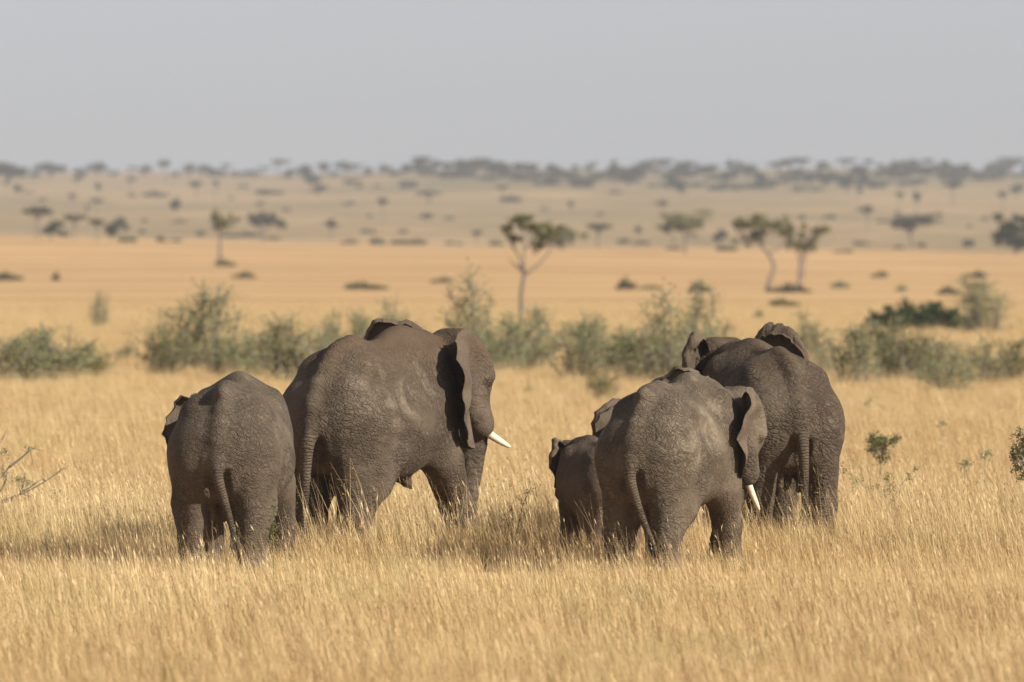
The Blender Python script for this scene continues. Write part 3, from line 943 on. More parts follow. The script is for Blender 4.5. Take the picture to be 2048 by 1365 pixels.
# --- the row of grey thorn bushes behind the herd: (px, base py, top py, width px, style, label)
# styles: 0 wide grey, 1 tall thin, 2 medium, 3 sparse wispy, 4 green
BUSH_MESH = {}
def bush_mesh(k):
    if k in BUSH_MESH: return BUSH_MESH[k]
    h, w, dens, leaf, lm, up = {
        'wide': (1.7, 2.6, 19, .029, M_BUSH, .5), 'wide2': (1.6, 2.2, 21, .029, M_BUSH, .5),
        'tall': (2.4, 1.5, 19, .029, M_BUSH, .9), 'tall2': (2.2, 1.1, 16, .029, M_BUSH, 1.2),
        'wisp': (1.7, 1.1, 12, .029, M_BUSH, 1.0), 'wisp2': (1.5, 1.5, 10, .029, M_BUSH, .8),
        'green': (1.7, 2.3, 25, .029, M_BUSHG, .6), 'olive': (1.6, 1.8, 23, .029, M_ACACIA, .7)}[k]
    st, lf = thorn_bush(hash_s(k), h, w, dens, leaf, up)
    L = np.vstack(lf.V)
    BUSH_MESH[k] = (st.mesh('stem', M_TWIG), lf.mesh('foliage', lm), float(np.percentile(L[:, 2], 99.3)), float(np.percentile(L[:, 0], 97) - np.percentile(L[:, 0], 3)))
    return BUSH_MESH[k]
def hash_s(k): return sum(ord(c) * (i + 3) for i, c in enumerate(k))

G_ROW = 'thorn bushes in the row behind the herd'
BUSHES = [
 (30, 762, 668, 150, 'wide', 'wide grey-green thorn bush cut by the left edge of the photo'),
 (118, 768, 655, 170, 'wide2', 'broad thorn bush with a pale tip, second bush from the left edge'),
 (178, 764, 690, 110, 'olive', 'low bush closing the right end of the left-hand clump'),
 (197, 655, 583, 42, 'tall2', 'single thin upright shrub standing alone beyond the left-hand clump'),
 (253, 722, 682, 44, 'wisp', 'small twiggy shrub in the gap left of the tall bush'),
 (398, 752, 570, 150, 'tall', 'tallest thorn bush, thick crown leaning left, above the straight-backed young elephant'),
 (330, 752, 655, 110, 'olive', 'lower bush leaning against the left foot of the tallest bush'),
 (446, 760, 672, 120, 'wide2', 'grey bush at the right foot of the tallest bush'),
 (512, 765, 655, 130, 'wide', 'grey-green bush above the tail of the left elephant'),
 (585, 768, 628, 130, 'tall', 'rounded pale bush left of the rump of the brown-backed cow'),
 (640, 755, 634, 100, 'wisp2', 'airy bush just over the rump of the brown-backed cow'),
 (672, 740, 622, 60, 'wisp', 'thin grey sprig rising over the back of the brown-backed cow'),
 (745, 745, 622, 120, 'wide', 'olive bush showing over the saddle of the brown-backed cow'),
 (795, 735, 597, 90, 'wisp', 'wispy bush with a bare top over the shoulder of the brown-backed cow'),
 (938, 745, 545, 110, 'tall2', 'tall narrow bush with a bare spire above the cow in profile'),
 (1003, 750, 634, 130, 'wide', 'grey bush right in front of the forehead of the cow in profile'),
 (1066, 748, 616, 120, 'wide2', 'bush under the forked acacia, right of the cow in profile'),
 (1030, 742, 650, 140, 'wisp2', 'see-through grey bush between two denser ones under the forked acacia'),
 (1160, 766, 628, 100, 'tall', 'upright bush at the left end of the middle thicket'),
 (1215, 770, 646, 130, 'wide', 'wide grey-green bush in the left half of the middle thicket'),
 (1203, 800, 742, 66, 'olive', 'small olive bush standing in front of the middle thicket'),
 (1275, 768, 660, 150, 'green', 'greenest bush in the centre of the middle thicket'),
 (1330, 764, 582, 110, 'tall2', 'tall pointed bush in the right half of the middle thicket'),
 (1352, 768, 655, 150, 'wide2', 'grey bush at the left ear of the wrinkled elephant'),
 (1394, 745, 566, 90, 'tall2', 'tall spire bush directly over the left ear of the wrinkled elephant'),
 (1440, 740, 640, 90, 'wisp2', 'thin bush partly behind the raised ear of the wrinkled elephant'),
 (1620, 722, 622, 80, 'wisp', 'pale twiggy bush right above the rump of the wrinkled elephant'),
 (1660, 760, 690, 90, 'wisp2', 'low see-through bush right beside the back of the wrinkled elephant'),
 (1712, 770, 645, 120, 'tall', 'grey-green bush standing left of the dark green one on the right'),
 (1775, 768, 628, 130, 'green', 'bushy green thorn bush in front of the dark round thicket'),
 (1840, 772, 668, 160, 'wide', 'broad bush in front of the right end of the dark round thicket'),
 (1886, 786, 705, 110, 'wide2', 'nearest bush of the right-hand clump, its foot lowest'),
 (1963, 668, 552, 110, 'tall', 'tall pale bush standing apart beyond the right-hand clump'),
 (1960, 765, 672, 110, 'wisp2', 'thin grey bush left of the pair at the right edge'),
 (2018, 766, 678, 130, 'olive', 'bush at the right edge of the photo, behind the near leafy twig'),
]
GAP = {}
for i, (px, pb, ptp, wpx, k, lab) in enumerate(BUSHES):
    p, ppm = place(px, pb)
    if pb > 700: p.y += (i * 37 % 11 - 5) * 1.6
    ppm = FPX / p.y
    p.x = px2x(px, p.y); p.z = float(terrain(p.x, p.y))
    base_py = HORIZON_PY + (CAM_H - p.z) / p.y * FPX
    st, lf, h0, w0 = bush_mesh(k)
    hs = (base_py - ptp) / ppm / h0; ws = wpx / ppm / w0
    o = bpy.data.objects.new('thorn_bush', None); COL.objects.link(o)
    o.location = p; o.rotation_euler = (0, 0, i * 2.39); o.scale = (ws, ws, hs)
    tag(o, lab, 'bush', G_ROW)
    link('stem', st, o); link('foliage', lf, o)

# --- low dark cushions of bush on the plain: (px, base, top, width, material, label)
LOWS = [
 (12, 562, 543, 60, 'd', 'dark low bush at the left edge of the tan plain'),
 (112, 562, 541, 16, 'd', 'tiny dark shrub on the tan plain near the left edge'),
 (450, 533, 517, 42, 'g', 'green bush at the foot of the single left acacia'),
 (489, 557, 543, 42, 'd', 'small dark bush just right below the single left acacia'),
 (730, 580, 563, 84, 'g', 'long flat green bush on the plain above the brown-backed cow'),
 (885, 566, 554, 44, 'g', 'small flat green bush left of the forked acacia'),
 (1252, 580, 553, 36, 'd', 'dark bush with a pointed top right of the forked acacia'),
 (1300, 579, 570, 50, 'o', 'flat faded bush beside the dark pointed one'),
 (1398, 586, 560, 40, 'd', 'bush on the plain over the spire of the middle thicket'),
 (1578, 586, 566, 78, 'd', 'wide dark bush at the feet of the twin acacias'),
 (1568, 614, 597, 62, 'g', 'flat green bush in the grass below the twin acacias'),
 (1516, 637, 623, 22, 'g', 'small green tuft on the plain over the raised ears of the wrinkled elephant'),
 (1460, 664, 650, 30, 'g', 'little green bush between the raised ears of the wrinkled elephant'),
 (1760, 556, 541, 34, 'g', 'small bush alone on the plain right of the twin acacias'),
 (1680, 577, 560, 40, 'o', 'faded low bush right of the twin acacias'),
 (1803, 583, 569, 24, 'o', 'faint small bush between two larger low ones on the right'),
 (1898, 590, 572, 44, 'd', 'dim low bush left of the tall pale bush on the right'),
 (1955, 556, 540, 36, 'd', 'low bush behind the top of the tall pale bush on the right'),
 (1836, 660, 598, 190, 'k', 'big dark green rounded thicket on the right of the plain'),
 (1058, 792, 774, 26, 'o', 'small tuft of green in the grass right of the cow in profile'),
 (1145, 500, 482, 0, '', ''),
]
LM = {}
for k, (lm, nn) in dict(d=(M_SHRUB, 900), g=(M_BUSHG, 900), o=(M_BUSH, 700), k=(M_DARK, 4200)).items():
    st, lf = low_bush(hash_s('low' + k), 3.0, 1.0, nn, .11 if k != 'k' else .075)
    LM[k] = (st.mesh('stem', M_BARK), lf.mesh('foliage', lm))
for i, (px, pb, ptp, wpx, k, lab) in enumerate(LOWS):
    if not k: continue
    p, ppm = place(px, pb)
    o = bpy.data.objects.new('low_bush', None); COL.objects.link(o)
    o.location = p; o.rotation_euler = (0, 0, (i % 2) * 3.14 + .2)
    o.scale = (wpx / ppm / 2.8,) * 2 + (((pb - ptp) / ppm + .12) / 0.95,)
    tag(o, lab, 'bush', 'low bushes on the plain')
    link('stem', LM[k][0], o); link('foliage', LM[k][1], o)

# --- single acacias traced limb by limb: pixel outlines turned into metres at the tree's own distance
def acacia(name, label, group, px, pb, trunk, limbs, crowns, leafm, wr, seed, dens=1.0, leaf=.16):
    """trunk / limbs: lists of (px, py, depth in m); crowns: (px, py, depth m, rx px, ry px)"""
    p, ppm = place(px, pb)
    rg = np.random.default_rng(seed)
    def loc(a, b, d=0.0): return np.array([(a - px) / ppm, d, (pb - b) / ppm])
    w, c = Geo(), Geo()
    tp = spline([loc(*q) for q in trunk], 14)
    w.tube(tp, np.linspace(wr, wr * .62, 14), 9)
    for lb in limbs:
        P = spline([loc(*q) for q in lb], 9)
        w.tube(P, np.linspace(wr * .55, wr * .12, 9), 6)
    for (a, b, d, rx, ry) in crowns:
        C = loc(a, b, d); rx, ry = rx / ppm, ry / ppm
        rx *= 1.12; ry *= 1.45
        n = int(dens * 520 * rx * max(ry, .35) + 120)
        k = max(4, int(rx * 4.5))
        for i in range(k):
            o = rg.normal(0, .42, 3) * (rx, rx * .9, ry)
            rr = np.array([rx, rx, ry]) * rg.uniform(.26, .52)
            P = clump_pts(C + o, rr, n // k, rg, .35)
            c.leaves(P, leaf * .72, rg, .3, rg.uniform(.15, .85))
        # fine branches under the clump
        for i in range(k + 2):
            e = C + rg.normal(0, .5, 3) * (rx, rx * .8, ry * .6)
            s = C + np.array([0, 0, -ry * 1.0]) + rg.normal(0, .15, 3) * (rx, rx, ry)
            w.tube([s, (s + e) / 2 + rg.normal(0, .06, 3) * rx, e], [wr * .2, wr * .14, wr * .06], 5)
    return put(name, label, 'tree', group, w, c, leafm, M_BARK, p, 0, 1, ('trunk', 'crown'))

G_AC = 'acacia trees standing on the plain'
acacia('acacia_tree', 'forked acacia with a tall slim trunk, nearest tree on the plain, in the middle', G_AC, 1044, 632,
  [(1044, 634, 0), (1043, 590, .1), (1048, 552, 0)],
  [[(1048, 556, 0), (1040, 520, .2), (1026, 490, .3), (1014, 470, .4)], [(1048, 552, 0), (1048, 510, -.1), (1050, 470, 0)],
   [(1050, 550, 0), (1078, 528, .3), (1098, 505, .4), (1108, 480, .3)], [(1030, 500, .2), (1012, 470, -.3)], [(1050, 500, 0), (1066, 478, .5), (1078, 460, .4)],
   [(1042, 540, 0), (1026, 526, .2), (1016, 518, .3)]],
  [(1040, 443, 0, 34, 13), (1016, 456, .6, 18, 13), (1060, 452, -.6, 24, 12), (1082, 472, .4, 18, 16), (1072, 492, .2, 16, 10), (1098, 470, -.3, 26, 15), (1026, 474, .3, 14, 9), (1116, 462, .5, 14, 10)],
  M_ACACIA, .16, 11)
acacia('acacia_tree', 'acacia with a snaking bent trunk, left one of the twin trees on the right', G_AC, 1535, 582,
  [(1534, 584, 0), (1540, 560, 0), (1549, 535, .3), (1540, 512, .3), (1524, 494, 0)],
  [[(1526, 498, 0), (1515, 470, .4), (1500, 455, .3)], [(1524, 495, 0), (1530, 470, -.3), (1538, 450, -.3)], [(1536, 508, .2), (1562, 494, .5), (1584, 474, .4)], [(1520, 485, 0), (1500, 480, .6), (1490, 475, .4)]],
  [(1516, 444, 0, 36, 14), (1488, 455, .8, 26, 12), (1540, 454, -.6, 22, 12), (1520, 472, .3, 22, 10), (1496, 482, .2, 18, 8), (1562, 448, .4, 22, 8), (1478, 446, -.4, 16, 8)],
  M_ACACIA, .22, 12, leaf=.18)
acacia('acacia_tree', 'acacia with a V-shaped green crown, right one of the twin trees on the right', G_AC, 1601, 570,
  [(1599, 572, 0), (1600, 545, .1), (1602, 520, 0)],
  [[(1602, 525, 0), (1592, 500, .3), (1580, 475, .4)], [(1602, 522, 0), (1616, 498, -.2), (1628, 472, -.3)], [(1602, 530, .1), (1606, 500, .3), (1604, 470, .4)], [(1606, 555, 0), (1610, 525, .4), (1622, 500, .5)]],
  [(1584, 462, 0, 26, 15), (1600, 478, .5, 26, 14), (1632, 462, -.4, 18, 16), (1622, 482, .3, 18, 13), (1576, 486, .4, 16, 9)],
  M_ACACIA, .22, 13, leaf=.18)
acacia('acacia_tree', 'single acacia on the left with two green crowns on a straight trunk', G_AC, 440, 524,
  [(440, 526, 0), (440, 500, .1), (441, 474, 0)],
  [[(441, 478, 0), (436, 458, .2), (432, 445, .3)], [(441, 474, 0), (452, 458, -.2), (464, 446, -.3)]],
  [(433, 434, 0, 20, 15), (446, 446, .5, 14, 8), (462, 444, -.4, 20, 8), (472, 436, .3, 10, 6), (430, 448, .4, 12, 8)],
  M_ACACIA, .30, 14, leaf=.22)
acacia('acacia_tree', 'flat-topped acacia with two thin stems right of the forked acacia', G_AC, 1372, 508,
  [(1371, 510, 0), (1371, 492, 0), (1373, 474, 0)],
  [[(1373, 478, 0), (1366, 462, .4), (1352, 450, .5)], [(1373, 476, 0), (1384, 460, -.4), (1396, 447, -.4)], [(1349, 500, .8), (1347, 480, .5), (1336, 456, .4)]],
  [(1370, 439, 0, 42, 9), (1340, 444, .8, 24, 9), (1392, 446, -.5, 18, 8), (1332, 456, .5, 14, 8), (1366, 454, .4, 26, 7)],
  M_ACACIA, .26, 15, leaf=.22)
acacia('acacia_tree', 'umbrella acacia with a thick dark trunk and flat crown, far right on the hillside', 'acacia trees on the far hillside', 1824, 496,
  [(1825, 498, 0), (1824, 480, 0), (1819, 466, 0)],
  [[(1819, 468, 0), (1808, 456, .4), (1800, 448, .3)], [(1820, 466, 0), (1836, 452, -.4), (1848, 444, -.4)]],
  [(1824, 440, 0, 40, 8), (1798, 443, .6, 20, 8), (1850, 440, -.6, 22, 7), (1816, 450, .3, 22, 6)],
  M_FAR, .42, 16, leaf=.26)
acacia('evergreen_tree', 'dense dark green tree cut by the right edge of the photo', None, 2030, 508,
  [(2031, 510, 0), (2032, 494, 0), (2034, 480, 0)],
  [[(2033, 490, 0), (2012, 475, .5), (1998, 468, .4)], [(2034, 482, 0), (2050, 466, -.5), (2060, 460, 0)]],
  [(2000, 464, 0, 24, 14), (2024, 456, .6, 28, 15), (2050, 458, -.6, 30, 16), (2016, 476, .4, 24, 12), (2044, 480, .3, 26, 12), (2078, 470, .3, 28, 18)],
  M_DARK, .35, 17, 1.6, leaf=.24)
acacia('acacia_tree', 'dark olive crown showing behind the right arm of the forked acacia', 'acacia trees on the far hillside', 1128, 500,
  [(1128, 502, 0), (1128, 490, 0), (1127, 480, 0)], [[(1127, 484, 0), (1116, 472, .4)], [(1127, 482, 0), (1140, 470, -.4)]],
  [(1124, 470, 0, 26, 15), (1144, 476, .5, 16, 10), (1112, 480, -.4, 16, 10)], M_ACACIA, .3, 18, 1.2, leaf=.24)
acacia('acacia_tree', 'dark spreading acacia right of the single left acacia', 'acacia trees on the far hillside', 528, 484,
  [(527, 486, 0), (527, 472, 0), (525, 460, 0)], [[(525, 464, 0), (512, 450, .5)], [(525, 462, 0), (545, 450, -.5), (560, 446, -.4)]],
  [(528, 434, 0, 28, 8), (544, 440, .6, 22, 7), (514, 444, -.6, 16, 6), (562, 448, .5, 14, 7)], M_FAR, .36, 19, leaf=.26)
# ------------------------------------------------------------------ trees and bushes of the far hillside
def far_tree(kind, seed):
    rg = np.random.default_rng(seed)
    V, Q, mi = [], [], []
    g = Geo(); w = Geo()
    if kind == 'umbrella':
        h, wd = 6.0, 7.0
        w.tube(spline([(0, 0, -.3), (.15, .1, 2.2), (-.1, 0, 4.0)], 8), np.linspace(.26, .16, 8), 7)
        for i in range(9):
            a = rg.uniform(0, 6.28); r = rg.uniform(.5, 2.6)
            c = np.array([math.cos(a) * r, math.sin(a) * r, rg.uniform(4.8, 5.5)])
            w.tube([(0, 0, 3.2 + rg.uniform(-.4, .8)), c * (.55, .55, .86), c], [.11, .07, .03], 5)
            g.leaves(clump_pts(c, (1.25, 1.25, .45), 85, rg, .3), .34, rg, .5, rg.uniform(.2, .8))
    elif kind == 'round':
        h, wd = 5.2, 5.5
        w.tube(spline([(0, 0, -.3), (-.1, 0, 1.2), (.1, .1, 2.6)], 6), np.linspace(.26, .15, 6), 7)
        for i in range(12):
            a = rg.uniform(0, 6.28); r = rg.uniform(.2, 1.9)
            c = np.array([math.cos(a) * r, math.sin(a) * r, rg.uniform(2.0, 4.4)])
            w.tube([(0, 0, 1.6), c * (.5, .5, .8), c], [.10, .06, .03], 5)
            g.leaves(clump_pts(c, (1.05, 1.05, .75), 80, rg, .3), .34, rg, .3, rg.uniform(.2, .8))
    elif kind == 'open':
        h, wd = 6.0, 4.6
        w.tube(spline([(0, 0, -.3), (.2, .1, 1.8), (.1, 0, 3.4)], 8), np.linspace(.22, .13, 8), 7)
        for i in range(7):
            a = rg.uniform(0, 6.28); r = rg.uniform(.4, 1.7)
            c = np.array([math.cos(a) * r, math.sin(a) * r, rg.uniform(3.7, 5.5)])
            w.tube([(.1, 0, 2.4 + rg.uniform(0, .8)), c * (.5, .5, .84), c], [.09, .05, .02], 5)
            g.leaves(clump_pts(c, (.8, .8, .5), 75, rg, .3), .30, rg, .4, rg.uniform(.2, .8))
    else:
        h, wd = 2.4, 5.0
        for i in range(8):
            x = rg.uniform(-1.7, 1.7)
            hh = 2.1 * (1 - .5 * abs(x) / 1.7) * rg.uniform(.7, 1)
            c = np.array([x, rg.uniform(-1, 1), hh * .55])
            w.tube([(x * .6, 0, -.2), c], [.08, .03], 5)
            g.leaves(clump_pts(c, (.95, .9, hh * .5), 90, rg, .35), .28, rg, .2, rg.uniform(.2, .8))
    Vg, Vw = np.vstack(g.V), np.vstack(w.V)
    nq = [np.vstack(g.Q)] + [q + len(Vg) for q in w.Q]
    nt = [t + len(Vg) for t in w.T]
    Qs = np.vstack(nq); Ts = np.vstack(nt)
    midx = np.concatenate([np.zeros(len(nq[0])), np.ones(len(Qs) - len(nq[0])), np.ones(len(Ts))])
    me = mesh_np('far_' + kind, np.vstack([Vg, Vw]), [Qs, Ts], [M_FAR, M_BARK], False,
                 {'tone': np.concatenate(g.tone + w.tone)}, midx)
    return me, h, wd
FT = {}
for k in ('umbrella', 'round', 'open', 'bush'):
    FT[k] = [far_tree(k, hash_s(k) + i * 7) for i in range(3)]

LANDX = [(70, 'near the left edge'), (190, 'over the low left clump'), (330, 'right of the low left clump'),
         (480, 'by the single left acacia'), (620, 'over the brown-backed cow'), (780, 'left of the middle'),
         (940, 'over the cow in profile'), (1090, 'by the forked acacia'), (1240, 'right of the forked acacia'),
         (1400, 'over the two-stemmed acacia'), (1560, 'over the bent twin acacia'), (1690, 'over the V-crowned acacia'),
         (1810, 'by the umbrella acacia'), (1930, 'right of the umbrella acacia'), (2050, 'near the right edge')]
def place_word(px): return min(LANDX, key=lambda q: abs(q[0] - px))[1]
KW = dict(umbrella=('flat-topped tree', 'tree', 'acacia_tree'), round=('round-crowned tree', 'tree', 'broad_tree'),
          open=('thin open tree', 'tree', 'slender_tree'), bush=('low dark bush', 'bush', 'hillside_bush'))
_seen_l = {}
def far_one(px, pb, ptp, wpx, kind, i, d=None, group='trees of the far hillside', where=None):
    if d is None: d = d_at(px, pb)
    x = px2x(px, d); z = float(terrain(x, d)); ppm = FPX / d
    me, h, wd = FT[kind][i % 3]
    o = link(KW[kind][2], me, None, (x, d, z), i * 1.7)
    s_h = (pb - ptp) / ppm / h; s_w = wpx / ppm / wd
    o.scale = (s_w, s_w, max(s_h, .15))
    size = 'small ' if (pb - ptp) < 16 else ('tall ' if (pb - ptp) > 34 else '')
    lvl = 'low on the hillside' if pb > 455 else ('half way up the hillside' if pb > 395 else 'high on the hillside')
    lab = f"{size}hazy {KW[kind][0]} {where or lvl}, {place_word(px)}"
    tag(o, lab, KW[kind][1], group)
    return o

FARS = [  # px, base, top, width, kind
 (11, 388, 364, 14, 'open'), (36, 389, 371, 20, 'round'), (57, 388, 375, 16, 'bush'), (155, 368, 350, 18, 'round'),
 (197, 386, 367, 20, 'round'), (260, 384, 356, 30, 'umbrella'), (264, 394, 380, 16, 'bush'), (308, 394, 374, 46, 'bush'),
 (145, 412, 389, 16, 'open'), (195, 425, 399, 34, 'umbrella'), (350, 428, 398, 34, 'round'), (393, 402, 364, 26, 'umbrella'),
 (431, 398, 360, 16, 'open'), (488, 376, 362, 16, 'bush'), (462, 400, 386, 14, 'bush'), (172, 432, 412, 18, 'open'), (85, 402, 390, 16, 'bush'),
 (75, 474, 414, 54, 'umbrella'), (103, 480, 440, 36, 'round'), (150, 478, 430, 56, 'umbrella'), (125, 474, 450, 30, 'bush'),
 (194, 482, 440, 32, 'umbrella'), (224, 482, 446, 34, 'round'), (246, 476, 434, 26, 'round'), (258, 484, 468, 46, 'bush'),
 (320, 484, 462, 22, 'bush'), (345, 484, 472, 34, 'bush'), (403, 472, 455, 28, 'bush'), (492, 474, 458, 54, 'bush'), (285, 466, 452, 18, 'bush'),
 (290, 444, 432, 20, 'bush'), (360, 446, 434, 24, 'bush'),
 (534, 390, 369, 60, 'bush'), (637, 390, 370, 34, 'round'), (520, 424, 404, 22, 'open'), (572, 424, 410, 22, 'bush'), (702, 368, 352, 38, 'bush'), (718, 376, 362, 16, 'bush'),
 (755, 376, 364, 16, 'bush'), (818, 376, 350, 42, 'bush'), (765, 446, 397, 36, 'umbrella'), (858, 412, 384, 38, 'umbrella'),
 (856, 438, 417, 32, 'bush'), (700, 410, 395, 18, 'bush'), (662, 482, 440, 32, 'open'), (740, 436, 423, 16, 'bush'),
 (701, 488, 473, 26, 'bush'), (752, 489, 467, 44, 'bush'), (803, 489, 472, 40, 'bush'), (838, 489, 469, 44, 'bush'), (905, 490, 477, 40, 'bush'),
 (953, 488, 462, 24, 'open'), (990, 491, 473, 28, 'bush'), (735, 466, 452, 26, 'bush'), (806, 466, 453, 24, 'bush'), (545, 480, 468, 34, 'bush'), (900, 440, 428, 18, 'bush'),
 (1145, 434, 403, 20, 'open'), (1196, 496, 448, 44, 'umbrella'), (1276, 486, 454, 22, 'open'), (1248, 488, 470, 40, 'bush'), (1284, 490, 474, 28, 'bush'),
 (1326, 440, 402, 26, 'umbrella'), (1020, 404, 382, 32, 'bush'), (1005, 395, 370, 26, 'open'), (1440, 496, 459, 34, 'round'), (1448, 502, 486, 44, 'bush'),
 (1362, 392, 364, 32, 'round'), (1230, 388, 374, 18, 'bush'), (1088, 420, 408, 20, 'bush'), (1200, 432, 420, 20, 'bush'), (1390, 474, 462, 20, 'bush'),
 (1350, 500, 488, 34, 'bush'), (1416, 428, 414, 18, 'bush'), (1524, 440, 424, 20, 'bush'),
 (1605, 440, 421, 22, 'bush'), (1662, 438, 421, 22, 'bush'), (1735, 462, 413, 38, 'umbrella'), (1716, 400, 377, 14, 'open'),
 (1800, 424, 385, 22, 'umbrella'), (1833, 436, 384, 26, 'open'), (1905, 410, 364, 34, 'umbrella'), (2006, 426, 384, 26, 'umbrella'),
 (2035, 396, 369, 20, 'round'), (1720, 490, 477, 48, 'bush'), (1797, 498, 484, 28, 'bush'), (1843, 494, 477, 24, 'bush'), (1938, 494, 468, 26, 'bush'),
 (1766, 446, 434, 22, 'bush'), (1690, 506, 494, 40, 'bush'), (1940, 456, 444, 16, 'bush'), (1880, 444, 434, 18, 'bush'), (1972, 440, 428, 20, 'bush')]
for i, f in enumerate(FARS): far_one(f[0], f[1], f[2] + (3 if f[4] == 'bush' else -2), f[3] * (1.0, 1.5, 1.2, 1.8, 1.1)[i % 5], f[4], i)
# crest line, left part: trees one by one against the sky
CREST = [(16, 362, 326, 74, 'round'), (50, 352, 333, 40, 'bush'), (76, 352, 334, 30, 'open'), (102, 352, 327, 56, 'round'), (128, 350, 333, 24, 'round'),
 (160, 347, 331, 26, 'bush'), (197, 348, 325, 42, 'round'), (229, 347, 335, 18, 'bush'), (266, 346, 331, 22, 'umbrella'), (290, 347, 328, 26, 'round'),
 (330, 364, 322, 28, 'umbrella'), (352, 348, 335, 20, 'bush'), (378, 348, 325, 28, 'round'), (404, 349, 328, 40, 'round'), (432, 349, 330, 34, 'bush'), (452, 348, 327, 26, 'umbrella'),
 (472, 348, 333, 22, 'bush'), (500, 350, 335, 34, 'bush'), (528, 348, 333, 28, 'umbrella'), (556, 349, 320, 40, 'umbrella'), (577, 360, 338, 26, 'round'),
 (612, 362, 330, 34, 'round'), (630, 366, 340, 34, 'bush'), (648, 349, 325, 30, 'round'), (668, 350, 338, 24, 'bush'), (690, 349, 324, 34, 'round'), (714, 349, 330, 26, 'umbrella'),
 (735, 354, 336, 20, 'round'), (766, 349, 331, 32, 'round'), (790, 350, 338, 22, 'bush'), (812, 349, 329, 24, 'round'), (836, 350, 319, 24, 'open')]
for i, f in enumerate(CREST):
    f = (f[0], f[1] + 2, f[2] - 2, f[3] * 1.5, f[4])
    far_one(*f, i + 1, min(d_at(f[0], f[1]), 4250), 'trees along the crest of the hill', 'on the crest against the sky')
# crest line, right part: a wood of overlapping trees reaching down the slope
rgw = np.random.default_rng(21)
for i in range(165):
    px = 836 + 1230 * ((i * 0.618034) % 1.0) + rgw.uniform(-6, 6)
    lowest = np.interp(px, [830, 920, 1000, 1130, 1300, 1420, 1500, 1700, 1780, 1900, 2060], [352, 372, 362, 378, 374, 386, 378, 388, 376, 366, 356])
    pb = 349 + (lowest - 349) * rgw.uniform(0, 1) ** 1.2
    d = min(d_at(px, pb), 4300)
    kind = ['round', 'bush', 'umbrella', 'round', 'bush', 'open'][rgw.integers(0, 6)]
    hh = {'round': 26, 'bush': 15, 'umbrella': 28, 'open': 24}[kind] * rgw.uniform(.9, 1.45)
    ww = {'round': 28, 'bush': 40, 'umbrella': 34, 'open': 18}[kind] * rgw.uniform(1.2, 2.1)
    far_one(px, pb, pb - hh, ww, kind, i, d, 'trees of the wood on the right of the ridge',
            'in the wood on the ridge' if pb > 360 else 'on the wooded skyline')
for i, f in enumerate([(1690, 348, 317, 56, 'umbrella'), (1738, 350, 318, 40, 'umbrella'), (1854, 348, 317, 32, 'umbrella'), (1608, 350, 316, 32, 'umbrella'), (1462, 350, 318, 28, 'round'), (1898, 350, 328, 40, 'round'), (1365, 352, 320, 70, 'round'), (950, 350, 319, 44, 'round'), (1228, 350, 318, 20, 'open')]):
    far_one(*f, i, min(d_at(f[0], f[1]), 4200), 'trees of the wood on the right of the ridge', 'rising above the wooded skyline')

# ------------------------------------------------------------------ near plants in the grass
def traced_plant(name, label, cat, px, d, branches, leaves, leafm, woodm, seed, wr=.012, leaf=.022, parts=('stem', 'foliage')):
    """branches: polylines of (px, py, depth m); leaves: (px, py, depth, rx px, ry px, n)"""
    ppm = FPX / d; base = HORIZON_PY + CAM_H * ppm
    rg = np.random.default_rng(seed)
    def loc(q): return np.array([(q[0] - px) / ppm, q[2] if len(q) > 2 else 0.0, (base - q[1]) / ppm])
    w, c = Geo(), Geo()
    for b in branches:
        k = 1.0
        P = spline([loc(q) for q in b], 9)
        w.tube(P, np.linspace(wr, wr * .25, 9), 6)
        for j in range(7):                      # thorns and twigs
            q = P[rg.integers(1, 9)]
            e = q + rg.normal(0, 1, 3) * (.05, .05, .06) * (1 + wr * 40)
            w.tube([q, e], [wr * .35, wr * .1], 4)
    for (a, b, dd, rx, ry, n) in leaves:
        C = loc((a, b, dd)); rx, ry = rx / ppm, ry / ppm
        for k in range(9):                      # leafy sprays: leaves strung along short twigs
            o = C + rg.normal(0, .45, 3) * (rx, rx, ry)
            e = o + rg.normal(0, .55, 3) * (rx, rx, ry)
            w.tube([o, e], [wr * .25, wr * .1], 4)
            tt = rg.uniform(0, 1, max(3, n // 9))[:, None]
            c.leaves(o + (e - o) * tt + rg.normal(0, leaf * .9, (len(tt), 3)), leaf * .62, rg, .1, rg.uniform(.1, .9))
    return put(name, label, cat, None, w, c, leafm, woodm, (px2x(px, d), d, 0), 0, 1, parts)

traced_plant('leafy_bush', 'near green bush with small leaves reaching in at the right edge of the photo', 'bush', 2078, 99,
  [[(2080, 1128), (2075, 1040), (2062, 975), (2046, 950)], [(2075, 1040), (2064, 980), (2044, 915), (2026, 880)], [(2074, 1030), (2068, 950), (2052, 880), (2036, 856)], [(2062, 975), (2040, 925), (2020, 905)], [(2078, 1060), (2085, 960), (2080, 880)]],
  [(2030, 906, 0, 12, 22, 260), (2044, 925, .1, 14, 24, 320), (2034, 868, 0, 10, 12, 110), (2046, 885, -.1, 12, 22, 260), (2042, 955, 0, 12, 8, 90), (2070, 910, .1, 24, 40, 700), (2088, 960, 0, 20, 40, 400)],
  M_BUSHG, M_BARK, 31, .014, .022)
traced_plant('sapling', 'slim green sapling alone in the grass right of the herd', 'plant', 1764, 128,
  [[(1762, 990), (1761, 945), (1764, 905), (1770, 878)], [(1763, 920), (1752, 900), (1742, 895)], [(1764, 905), (1778, 888), (1796, 876)], [(1763, 915), (1772, 905)]],
  [(1768, 882, 0, 22, 15, 420), (1750, 882, .1, 15, 12, 200), (1758, 904, 0, 17, 13, 260), (1792, 876, 0, 11, 8, 110), (1742, 902, 0, 10, 7, 70), (1762, 922, 0, 12, 8, 90)],
  M_BUSHG, M_TWIG, 32, .016, .030)
